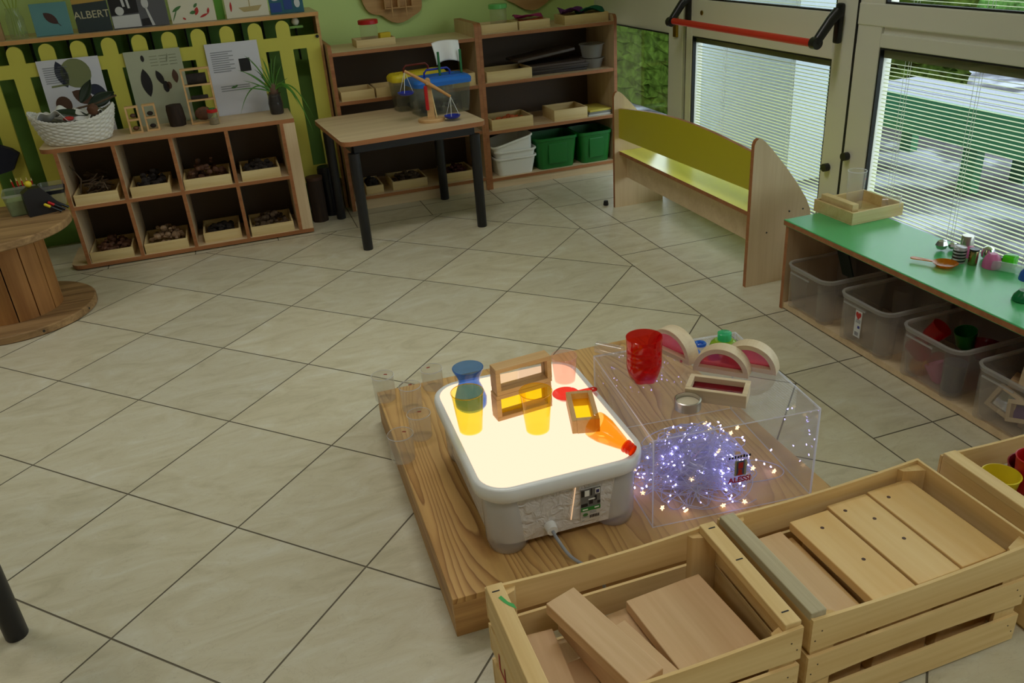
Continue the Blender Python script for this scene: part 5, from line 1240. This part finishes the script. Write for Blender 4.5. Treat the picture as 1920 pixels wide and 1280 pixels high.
MB().box((0.016, -0.2642, 0.115), (0.0022, 0.0014, 0.105), M=Matrix.Translation((0.016, -0.2642, 0.115)) @ Matrix.Rotation(0.12, 4, 'Y') @ Matrix.Rotation(0.078, 4, 'X') @ Matrix.Translation((-0.016, 0.2642, -0.115))).build('light_seam', emit('warm light seam', (1.0, 0.62, 0.34, 1), 0.8), lb, smooth=0)  # self-glowing strip imitates light leaking from the tub
MB().cyl((-0.046, -hy * .935, 0.060), (-0.046, -hy * .955 - 0.016, 0.058), 0.016, 0.014, n=18).build('cable_gland', MILK, lb)
c = MB(); pts = [(-0.046, -0.279, 0.058), (-0.043, -0.30, 0.050), (-0.025, -0.335, 0.020), (0.0, -0.366, 0.0075), (0.016, -0.385, 0.006), (0.028, -0.40, 0.002), (0.034, -0.412, -0.04), (0.040, -0.418, -0.10)]
def smoothpath(p, n=6):
    P = [Vector(x) for x in p]; P = [P[0] * 2 - P[1]] + P + [P[-1] * 2 - P[-2]]; out = []
    for i in range(1, len(P) - 2):
        for t in [k / n for k in range(n)]:
            a, b_, c_, d = P[i - 1], P[i], P[i + 1], P[i + 2]
            out.append(0.5 * ((2 * b_) + (c_ - a) * t + (2 * a - 5 * b_ + 4 * c_ - d) * t * t + (3 * b_ - a - 3 * c_ + d) * t ** 3))
    return out + [P[-2]]
c.tube(smoothpath(pts), 0.0042, n=10); c.build('power_cable', GREYC, lb)

# things standing on the glowing top
TOP = LZ + 0.2158
def tumbler(label, m, x, y, z, rb, rt, h, grp=None, name='tumbler'):
    o = thing(name, label, 'cup', (x, y, z), group=grp)
    MB().lathe([(rb * 0.9, 0.0), (rb, 0.002), (rt, h), (rt - 0.0015, h), (rb - 0.0015, 0.004)], n=40).build('vessel', m, o)
    b = MB(); b.lathe([(rt + 0.0003, h - 0.0025), (rt + 0.0012, h - 0.0012), (rt + 0.0003, h)], n=40, cap0=False, cap1=False); b.build('lip', T_RIM if m is T_YEL else m, o)
    return o
tumbler('yellow tumbler at the left of the glowing top, before the blue one', T_YEL, 0.664, -0.938, TOP, 0.031, 0.0425, 0.118, 'yellow tumblers on the glowing top')
tumbler('yellow tumbler in front of the yellow-paned window block', T_YEL, 0.826, -1.012, TOP, 0.031, 0.0425, 0.118, 'yellow tumblers on the glowing top')
bv = thing('blue_bottle', 'blue cut-off bottle shaped like an hourglass on the glowing top', 'bottle', (0.700, -0.822, TOP))
MB().lathe([(0.038, 0), (0.044, 0.008), (0.045, 0.03), (0.036, 0.058), (0.0285, 0.078), (0.031, 0.094), (0.042, 0.118), (0.0425, 0.122), (0.041, 0.122), (0.030, 0.096), (0.027, 0.078), (0.0345, 0.058), (0.0435, 0.03), (0.0425, 0.009)], n=40).build('bottle_body', T_BLU, bv)
MB().lathe([(0.041, 0.1222), (0.043, 0.1228), (0.041, 0.1234)], n=40, cap0=False, cap1=False).build('rim', T_BLU, bv)
fx, fy, fr_ = 0.822, -0.905, math.radians(5)
o = frame_block('window_block', 'window block with yellow pane at the bottom of the two-block stack', (fx, fy, TOP), (0, 0, fr_), 0.162, 0.040, 0.078, 0.0125, W_FRAME, T_YELP, 'window blocks on the glowing top')
MB().bx(-0.004, 0.004, -0.018, -0.003, 0.013, 0.065).build('yellow_divider', T_YELP, o, smooth=0)
frame_block('window_block', 'window block with clear mirror pane on top of the two-block stack', (fx + 0.003, fy, TOP + 0.0783), (0, 0, fr_), 0.162, 0.040, 0.078, 0.0125, W_FRAME, tinted('half mirror', (0.86, 0.84, 0.8, 1), 0.04, 2.0, 0.02, 1.6), 'window blocks on the glowing top')
frame_block('window_block', 'window block with yellow pane lying flat beside the orange bottle', (0.921, -0.998, TOP + 0.020), (PI / 2, 0, math.radians(74)), 0.150, 0.040, 0.072, 0.013, W_FRAME, T_YELP, 'window blocks on the glowing top')
ob = thing('orange_bottle', 'orange cut-off bottle neck lying at the front of the glowing top', 'bottle', (0.948, -1.104, TOP + 0.0375), rot=(0, PI / 2 + 0.195, math.radians(-66)))
MB().lathe([(0.0355, 0.0), (0.0360, 0.01), (0.0335, 0.035), (0.026, 0.062), (0.0175, 0.092), (0.0135, 0.104), (0.0120, 0.104), (0.016, 0.091), (0.0245, 0.061), (0.032, 0.034), (0.0345, 0.01), (0.034, 0.0)], n=36, cap0=False, cap1=False).build('bottle_body', T_ORA, ob)
MB().lathe([(0.0137, 0.104), (0.0172, 0.105), (0.0172, 0.109), (0.0146, 0.110), (0.0146, 0.114), (0.0160, 0.115), (0.0160, 0.119), (0.0146, 0.120), (0.0150, 0.128), (0.0125, 0.128), (0.0122, 0.105)], n=30, cap0=False, cap1=False).build('screw_neck', tinted('deep orange neck', (0.95, 0.2, 0.03, 1), 0.4, 1.0, 0.05, 1.45, (0.85, 0.15, 0.01, 1)), ob)
tumbler('pale pink measuring cup behind the window blocks', T_PNK, 0.990, -0.800, TOP, 0.030, 0.0375, 0.082, name='measuring_cup')
ladle('red scoop with handle beside the pink measuring cup', T_RED, (0.955, -0.893, TOP + 0.0003), PI + math.radians(-6), 0.036, 0.055, 'scoop', True)

# clear beakers standing on the platform
for (x, y, r, h, lab) in ((0.512, -0.672, 0.038, 0.088, 'nearest clear beaker on the left edge of the platform'), (0.590, -0.575, 0.036, 0.084, 'second clear beaker, close against the light box'),
                          (0.532, -0.295, 0.037, 0.092, 'clear beaker at the back left corner of the platform'), (0.602, -0.398, 0.036, 0.088, 'clear beaker just right of the back corner one'),
                          (0.700, -0.290, 0.037, 0.075, 'low clear beaker behind the back rim of the light box')):
    beaker(lab, x, y, PZ + 0.0006, r, h, CLEARCUP, (0, 0, 0.5 + x * 3), True, 'clear beakers on the platform', 0.92)

# ================================================================== acrylic cover with string lights inside
AX = (1.038, -1.252); AR = math.radians(-6.0); AW, AD, AH, AT = 0.448, 0.468, 0.268, 0.004
ac = thing('acrylic_box', 'clear acrylic box over the string lights on the platform', 'acrylic box', (AX[0], AX[1], PZ + 0.0006), AR)
def aplate(name, a, edges):
    o = MB().bx(*a).build(name, [CLEAR, ACREDGE], ac, smooth=0)
    dims = [a[1] - a[0], a[3] - a[2], a[5] - a[4]]; thin = dims.index(min(dims))
    for p in o.data.polygons:
        ax = max(range(3), key=lambda i: abs(p.normal[i]))
        if ax != thin: p.material_index = 1
    return o
fp = aplate('front_panel', (0, AW, 0, AT, 0, AH - AT), 0); aplate('back_panel', (0, AW, AD - AT, AD, 0, AH - AT), 0)
aplate('side_panel', (0, AT, AT, AD - AT, 0, AH - AT), 0); aplate('side_panel', (AW - AT, AW, AT, AD - AT, 0, AH - AT), 0); aplate('top_panel', (0, AW, 0, AD, AH - AT, AH), 0)
def dec(name, m, polys, y=-0.0008):
    b = MB(); [b.prism(p, y, y + 0.0006) for p in polys]; return b.build(name, m, fp, smooth=0)
dx0 = 0.232
dec('logo_panel', mat('logo olive', S(150, 150, 112), 0.5), [rct(dx0 - 0.012, dx0 + 0.020, 0.112, 0.158)])
dec('logo_blue', mat('logo slate', S(70, 80, 110), 0.5), [rct(dx0 - 0.007, dx0 + 0.014, 0.114, 0.156)], -0.0015)
dec('logo_red', INKRED, [rct(dx0 - 0.003, dx0 + 0.010, 0.134, 0.152), rct(dx0 - 0.002, dx0 + 0.008, 0.122, 0.131), [(dx0 - 0.006, 0.114), (dx0 + 0.012, 0.114), (dx0 + 0.005, 0.124), (dx0, 0.124)]], -0.0022)
dec('small_print', INK, [rct(dx0 - 0.030 + 0.0078 * i, dx0 - 0.0255 + 0.0078 * i + 0.001 * (i % 2), 0.166, 0.172 + 0.0012 * (i % 3)) for i in range(8)])
text('brand_lettering', 'ALESSI', 0.022, mat('crimson ink', S(168, 20, 44), 0.5), fp, (dx0 + 0.003, -0.001, 0.099), bold=0.0006)

sl = thing('string_lights', 'tangle of white and warm star string lights inside the acrylic box', 'string lights', (AX[0], AX[1], PZ + 0.0006), AR)
q = random.Random(21)
PCX, PCY, PRX, PRY, PH = 0.185, 0.175, 0.175, 0.150, 0.150
def pilept(k=1.0):
    a, r = q.uniform(0, 2 * PI), q.random() ** 0.55
    x, y = PCX + PRX * r * math.cos(a) * k, PCY + PRY * r * math.sin(a) * k
    return Vector((min(max(x, 0.02), AW - 0.02), min(max(y, 0.02), AD - 0.02), 0.010 + q.random() * PH * (1 - r ** 2) ** 0.7))
strands = []
for s in range(11):
    p = [pilept() for _ in range(46)]
    strands.append([Vector((v.x, v.y, max(v.z, 0.004))) for v in smoothpath(p, 5)])
b = MB()
for p in strands: b.tube(p, 0.0015, n=4)
b.tube(smoothpath([(0.25, 0.10, 0.012), (0.33, 0.085, 0.01), (0.41, 0.09, 0.008), (0.428, 0.13, 0.008), (0.38, 0.175, 0.010), (0.30, 0.17, 0.02), (0.24, 0.15, 0.03)], 8), 0.0016, n=5)
b.tube(smoothpath([(0.10, 0.05, 0.01), (0.16, 0.022, 0.006), (0.24, 0.03, 0.004), (0.27, 0.014, 0.004), (0.30, 0.02, 0.006)], 8), 0.0016, n=5)
b.build('light_wire', WIRE, sl)
def bulb_mesh():
    b = MB(); b.lathe([(0.0005, 0), (0.0016, 0.0008), (0.0018, 0.003), (0.0012, 0.0052), (0.0003, 0.006)], n=8)
    return b
spots_ = []
for i in range(98):
    p = strands[i % 11][(i * 37 + 11) % len(strands[i % 11])] if i < 78 else None
    if p is None:
        a = q.uniform(0, 2 * PI); r = q.uniform(0.9, 1.3)
        p = Vector((min(max(PCX + PRX * r * math.cos(a), 0.012), AW - 0.02), min(max(PCY + PRY * r * math.sin(a), 0.012), AD - 0.03), q.uniform(0.008, 0.06)))
    spots_.append(Vector(p))
src = None
for i, p in enumerate(spots_):
    if src is None: o = src = bulb_mesh().build('led_bulb', LED, sl)
    else: o = src.copy(); COL.objects.link(o)
    o.location = p; o.rotation_euler = (q.uniform(-1.2, 1.2), q.uniform(-1.2, 1.2), q.uniform(0, 6))
b = MB()
for i in range(60):
    p = strands[i % 11][(i * 53 + 29) % len(strands[i % 11])]; b.ball(p, 0.0014, 6)
e = b.build('small_bulbs', LED, sl); e['kind'] = 'stuff'
def star_mesh():
    b = MB(); pts = [((0.0075 if i % 2 == 0 else 0.0030) * math.cos(PI / 2 + i * PI / 5), (0.0075 if i % 2 == 0 else 0.0030) * math.sin(PI / 2 + i * PI / 5)) for i in range(10)]
    b.prism(pts, -0.002, 0.002); return b
src = None
STAR = [(0.045, 0.045, 0.02), (0.105, 0.03, 0.008), (0.205, 0.02, 0.008), (0.265, 0.018, 0.008), (0.40, 0.11, 0.012), (0.30, 0.05, 0.085), (0.31, 0.20, 0.10), (0.34, 0.22, 0.10), (0.17, 0.31, 0.06), (0.30, 0.34, 0.05), (0.09, 0.20, 0.05), (0.02, 0.12, 0.02), (0.025, 0.20, 0.04), (0.24, 0.13, 0.10), (0.15, 0.10, 0.05), (0.27, 0.25, 0.09)]
for p in STAR:
    if src is None: o = src = star_mesh().build('star_bulb', LEDW, sl, smooth=0)
    else: o = src.copy(); COL.objects.link(o)
    o.location = p; o.rotation_euler = (q.uniform(-.5, .5), q.uniform(-1, 1), q.uniform(-.6, .6))

# things on top of the acrylic box
AZ = PZ + 0.0006 + AH + 0.0005
rb = thing('red_bottle', 'red cut-off bottle base standing on the acrylic box', 'bottle', (1.152, -0.980, AZ))
def petal(a, z): return 1 + (0.20 * (1 - z / 0.045) * (0.5 + 0.5 * math.cos(5 * a)) - 0.26 * (1 - z / 0.045) if z < 0.045 else 0)
MB().lathe([(0.030, 0.0), (0.040, 0.006), (0.0455, 0.025), (0.0475, 0.045), (0.0475, 0.072), (0.0465, 0.074), (0.0475, 0.077), (0.0475, 0.098), (0.0465, 0.100), (0.0475, 0.103), (0.0490, 0.132), (0.0475, 0.132), (0.0455, 0.10), (0.0455, 0.045), (0.043, 0.025), (0.03, 0.012)], n=60, fn=petal).build('bottle_body', T_RED, rb, smooth=60)
MB().lathe([(0.0478, 0.1322), (0.0492, 0.133), (0.0478, 0.1336)], n=48, cap0=False, cap1=False).build('cut_rim', T_RED, rb)
jl = thing('jar_ring', 'silvery screw ring with a cream disc on the acrylic box', 'ring', (1.186, -1.155, AZ))
MB().lathe([(0.033, 0), (0.0345, 0.001), (0.0345, 0.026), (0.031, 0.027), (0.0305, 0.012)], n=44, cap0=False, cap1=False).build('ring', mat('satin aluminium', S(206, 200, 192), 0.25, metal=0.9), jl)
MB().lathe([(0.0302, 0.002), (0.0302, 0.016)], n=36).build('cream_disc', mat('cream disc', S(214, 200, 172), 0.6), jl)
ct = math.radians(-41)
tc_ = Vector((1.287, -1.135)) + Vector((0.656, 0.755)) * 0.036
frame_block('window_block', 'window block with dark red pane lying flat on the acrylic box', (tc_[0], tc_[1], AZ + 0.018), (PI / 2, 0, ct), 0.156, 0.036, 0.084, 0.0125, W_ARCH, T_PANER)
def arch_block(label, p0, p1, R=None, d=0.042, t=0.0135, pane=T_PANEP):
    v = Vector(p1) - Vector(p0); rz = math.atan2(v.y, v.x); c = (Vector(p0) + Vector(p1)) / 2
    Ro = v.length / 2 if R is None else R
    o = thing('arch_block', label, 'arch block', (c.x, c.y, AZ), rz, 'half-round window blocks on the acrylic box')
    n = 28; b = MB()
    outer = [(Ro * math.cos(PI * i / n), 0.0 + Ro * math.sin(PI * i / n)) for i in range(n + 1)]
    inner = [((Ro - t) * math.cos(a), (Ro - t) * math.sin(a)) for a in [math.asin(t / (Ro - t)) + (PI - 2 * math.asin(t / (Ro - t))) * i / n for i in range(n + 1)]]
    for i in range(n):
        b.prism([outer[i], outer[i + 1], inner[i + 1], inner[i]], -d / 2, d / 2)
    b.prism([(-Ro, 0), (Ro, 0), inner[0], inner[-1]], -d / 2, d / 2)
    bmesh.ops.remove_doubles(b.b, verts=b.b.verts, dist=1e-5)
    dup_ = {}
    for f in list(b.b.faces):
        key = tuple(sorted(v.index for v in f.verts)) if False else tuple(round(x, 5) for x in f.calc_center_median())
        dup_.setdefault(key, []).append(f)
    for fs in dup_.values():
        if len(fs) > 1: [b.b.faces.remove(f) for f in fs]
    b.build('frame', W_ARCH, o, smooth=30)
    MB().prism([(x * 0.998, z if z > 0.02 else z + 0.0002) for x, z in inner], -0.0025, 0.0025).build('pane', pane, o, smooth=0)
    return o
arch_block('half-round block with pink pane right behind the dark red window block', (1.313, -0.972), (1.420, -1.080))
arch_block('half-round block with pink pane at the right, behind the other arch', (1.3925, -0.9845), (1.4965, -1.0975))
arch_block('half-round block with pink pane turned sideways behind the red bottle', (1.272, -0.800), (1.322, -0.955))
tt = thing('clear_tube', 'short clear plastic tube lying at the back left of the acrylic box', 'tube', (1.130, -0.806, AZ + 0.0185), rot=(0, PI / 2, math.radians(-52)))
MB().lathe([(0.0165, -0.042), (0.018, -0.041), (0.018, 0.041), (0.0165, 0.042), (0.0155, 0.042), (0.0155, -0.042)], n=28).build('tube_body', CLEARCUP, tt)
lc = thing('lime_lid', 'lime green domed lid with mint top behind the arches on the acrylic box', 'lid', (1.442, -0.915, AZ))
MB().lathe([(0.041, 0), (0.042, 0.008), (0.038, 0.020), (0.026, 0.030)], n=36).build('dome', T_LIME, lc)
MB().lathe([(0.019, 0.0302), (0.020, 0.033), (0.020, 0.052), (0.017, 0.054)], n=30).build('mint_top', T_TEAL, lc)
MB()
b = MB(); b.tube([(0.013 * math.cos(a), 0.013 * math.sin(a), 0.006) for a in [2 * PI * i / 24 for i in range(25)]], 0.0055, n=8, cap=False)
tag(b.build('blue_ring', T_BLUE2, None, (1.392, -0.868, AZ)), 'small sky blue ring left of the lime lid on the acrylic box', 'ring')
for i, (x, y, m, lab) in enumerate(((1.350, -0.950, T_ORP, 'orange'), (1.312, -0.930, T_PANEP, 'pink'), (1.385, -0.952, T_PUR, 'purple'), (1.350, -0.905, T_BLUE2, 'blue'))):
    tag(MB().box((0, 0, 0.0035), (0.036, 0.030, 0.007), bev=0.001).build('colour_tile', m, None, (x, y, AZ), (0, 0, ct + 0.2 * i), smooth=0), lab + ' translucent tile lying behind the front arch on the acrylic box', 'tile', 'translucent tiles on the acrylic box')

# ================================================================== fruit crates
def crate(label, x0, x1, y0, y1, H, rz, endcap, sag=True, gap_top=True, end_m=None):
    cx, cy = (x0 + x1) / 2, (y0 + y1) / 2
    o = thing('fruit_crate', label, 'crate', (cx, cy, 0), rz, 'wooden fruit crates')
    w, d = x1 - x0, y1 - y0; t = 0.007; hw, hd = w / 2, d / 2; te = 0.014
    zz = [0.012, 0.116, 0.207]; sh = 0.074
    for z in zz:
        top = z == zz[-1]
        for s in (-1, 1):
            b = MB(); n = 10
            h = sh * (1.12 if top else 1.0)
            fr = []
            for i in range(n + 1):
                u = i / n; xx = -hw + 0.002 + (w - 0.004) * u; dip = 0.010 * math.sin(PI * u) if (sag and top) else 0.0
                fr.append((xx, z, z + h - dip))
            poly = [(p[0], p[1] + (0.012 * math.sin(PI * i / n) if z == zz[1] and s < 0 else 0)) for i, p in enumerate(fr)] + [(p[0], p[2]) for p in reversed(fr)]
            ya, yb_ = (s * (hd - t), s * hd) if s > 0 else (-hd, -hd + t)
            b.prism(poly, min(ya, yb_), max(ya, yb_)); b.build('side_slat', W_CRATEX, o, smooth=0)
        for s in (-1, 1):
            h = sh * (1.12 if top else 1.0)
            b = MB(); xa = s * (hw - t) - (t / 2 if s > 0 else -t / 2)
            b.box((s * (hw - t / 2 - 0.0025), 0, z + h / 2), (t, d - 2 * t - 0.001, h), bev=0.001); b.build('end_slat', end_m or W_CRATEY, o, smooth=0)
    for sx in (-1, 1):
        for sy in (-1, 1):
            M = Matrix.Translation((sx * (hw - 0.0102), sy * (hd - t - 0.0006), 0)) @ Matrix.Diagonal((sx, sy, 1, 1))
            b = MB(); b.plate([(0, 0), (-0.056, 0), (-0.050, -0.012), (0, -0.030)], 0.0, H - 0.022, M=M); b.build('corner_post', W_CRATEZ, o, smooth=0)
    if endcap:
        for s, m in zip((-1, 1), endcap):
            if m: MB().box((s * (hw - 0.020), 0, H - 0.0105), (0.036, d - 2 * t - 0.002, 0.021), bev=0.002).build('end_cap', m, o, smooth=0)
    for i in range(4):
        yq = -hd + t + 0.002 + (d - 2 * t) * (i + 0.5) / 4
        MB().box((0, yq, 0.0085), (w - 2 * t - 0.008, (d - 2 * t) / 4 - 0.012, 0.006)).build('bottom_slat', W_CRATEX, o, smooth=0)
    b = MB()
    for sx in (-1, 1):
        for z in zz:
            for k in (0.012, 0.026): b.cyl((sx * (hw - k), -hd - 0.0006, z + sh * 0.5 + (0.012 if k > 0.02 else -0.01)), (sx * (hw - k), -hd + 0.002, z + sh * 0.5 + (0.012 if k > 0.02 else -0.01)), 0.0018, n=8)
    n_ = b.build('nails', mat('rusty nail', S(70, 54, 40), 0.6), o)
    return o
c1 = crate('front fruit crate with beech boards and a green paint smear on its end cap', 0.530, 1.070, -1.805, -1.468, 0.300, math.radians(-0.5), (W_CRATEY, W_CRATEY))
c2 = crate('middle fruit crate holding four flat pine boards', 1.088, 1.655, -1.800, -1.462, 0.302, math.radians(0.5), (W_GREY, None))
c3 = crate('right fruit crate holding coloured cups, cut by the picture edge', 1.705, 2.235, -1.800, -1.475, 0.300, math.radians(-1.0), (W_CRATEY, W_CRATEY))
b = MB(); b.plate([(-0.253, 0.118), (-0.246, 0.122), (-0.238, 0.100), (-0.229, 0.090), (-0.228, 0.075), (-0.240, 0.090), (-0.247, 0.102)], 0.3002, 0.3006); b.build('green_paint_smear', mat('green paint', S(60, 168, 76), 0.5), c1, smooth=0)
b = MB(); X = -0.2682
def redst(y0, y1, z0, z1): b.bx(X - 0.0006, X - 0.0001, y0, y1, z0, z1)
redst(0.095, 0.103, 0.12, 0.165); redst(0.045, 0.095, 0.12, 0.126); redst(0.060, 0.066, 0.126, 0.160); redst(0.02, 0.028, 0.11, 0.16); redst(-0.02, 0.02, 0.135, 0.141)
b.build('red_stencil', INKRED, c1, smooth=0)
for (x, y) in ((-0.252, 0.138), (0.252, 0.14), (0.252, 0.03), (0.252, -0.13)):
    MB().bx(x - 0.008, x + 0.008, y - 0.0015, y + 0.0015, 0.3002, 0.3008).build('staple', INK, c1, (0, 0, 0), smooth=0)
def board(label, x, y, z, w, L, h, rz, m, rot=None, grp='boards in the crates'):
    o = MB().box((0, 0, h / 2), (w, L, h), bev=0.002).build('wooden_board', m, None, (x, y, z), rot or (0, 0, rz), smooth=0)
    return tag(o, label, 'board', grp)
# front crate: beech boards
g1 = 'beech boards in the front crate'
board('wide beech board flat at the right of the front crate', 0.925, -1.655, 0.180, 0.185, 0.250, 0.026, math.radians(4), W_BLOCKY, None, g1)
board('long narrow beech board laid on top, sloping to the left front', 0.714, -1.655, 0.238, 0.074, 0.262, 0.030, math.radians(17), W_BLOCKY, (0.04, 0, math.radians(17)), g1)
board('beech board under the wide one at the middle of the front crate', 0.828, -1.650, 0.148, 0.075, 0.250, 0.026, math.radians(5), W_BLOCKY, None, g1)
board('short beech board wedged right of the top sloping one', 0.790, -1.700, 0.205, 0.045, 0.190, 0.022, math.radians(14), W_BLOCKY, None, g1)
board('beech block at the left end of the front crate', 0.612, -1.640, 0.160, 0.070, 0.220, 0.030, math.radians(-4), W_BLOCKY, None, g1)
board('second beech block at the left end, a step lower', 0.672, -1.690, 0.128, 0.060, 0.180, 0.028, math.radians(3), W_BLOCKY, None, g1)
board('thin beech board standing on edge under the sloping one', 0.700, -1.640, 0.160, 0.012, 0.250, 0.072, math.radians(10), W_BLOCKY, None, g1)
for i in range(3):
    board('beech board flat on the bottom of the front crate, %s' % ('left', 'middle', 'right')[i], 0.645 + 0.155 * i, -1.637, 0.0135, 0.12, 0.26, 0.110, 0, W_BLOCKY, None, g1)
# middle crate: pine boards
g2 = 'pine boards in the middle crate'
def knotted(label, x, y, z, w, L, h, rz, m, knots=()):
    o = board(label, x, y, z, w, L, h, rz, m, None, g2)
    for (kx, ky) in knots: MB().cyl((kx, ky, h), (kx, ky, h + 0.0004), 0.0045, n=12).build('knot', INKB, o)
    return o
knotted('widest pine board at the right of the middle crate', 1.553, -1.622, 0.230, 0.122, 0.285, 0.022, math.radians(1), W_PINEY, [(-0.03, 0.105)])
knotted('pine board with two dark knots, second from the right in the middle crate', 1.433, -1.624, 0.226, 0.112, 0.285, 0.022, math.radians(1), W_PINEY, [(-0.03, 0.11), (0.01, 0.06), (0.02, -0.02)])
knotted('narrow pine board right of the dark gap in the middle crate', 1.318, -1.632, 0.222, 0.106, 0.275, 0.024, math.radians(1), W_PINEY, [(0.0, 0.09), (0.012, -0.03)])
knotted('pine board left of the dark gap in the middle crate', 1.188, -1.640, 0.210, 0.098, 0.272, 0.024, math.radians(1), W_BLOCKY)
for i in range(3): board('pine board at the bottom of the middle crate, %s' % ('left', 'middle', 'right')[i], 1.20 + 0.17 * i, -1.631, 0.0135, 0.14, 0.26, 0.190, 0, W_PINEY, None, g2)
# right crate: cups
def cup(label, m, x, y, z, rb, rt, h, rot=(0, 0, 0)):
    tag(MB().lathe([(rb, 0), (rb + 0.001, 0.003), (rt, h), (rt + 0.002, h), (rt - 0.001, h + 0.001), (rb - 0.001, 0.006)], n=36).build('plastic_cup', m, None, (x, y, z), rot), label, 'cup', 'coloured cups in the right crate')
cup('upright red cup in the right crate', RED, 1.880, -1.585, 0.200, 0.030, 0.040, 0.105)
cup('yellow cup beside the end cap in the right crate', YELLOW, 1.795, -1.575, 0.205, 0.032, 0.042, 0.07)
cup('dark blue cup in front of the red one in the right crate', mat('dark blue cup', S(30, 40, 66), 0.3), 1.862, -1.675, 0.195, 0.033, 0.044, 0.08)
cup('purple cup under the dark blue one in the right crate', mat('plum cup', S(110, 30, 70), 0.35), 1.862, -1.675, 0.160, 0.034, 0.046, 0.085)
cup('dark red cup leaning behind the upright red one', mat('deep red cup', S(130, 18, 28), 0.35), 1.905, -1.545, 0.165, 0.032, 0.042, 0.1, (0.15, -0.1, 0))
board('flat board under the cups in the right crate', 1.955, -1.640, 0.0135, 0.36, 0.27, 0.140, 0, W_BLOCKY, None, 'boards in the right crate')
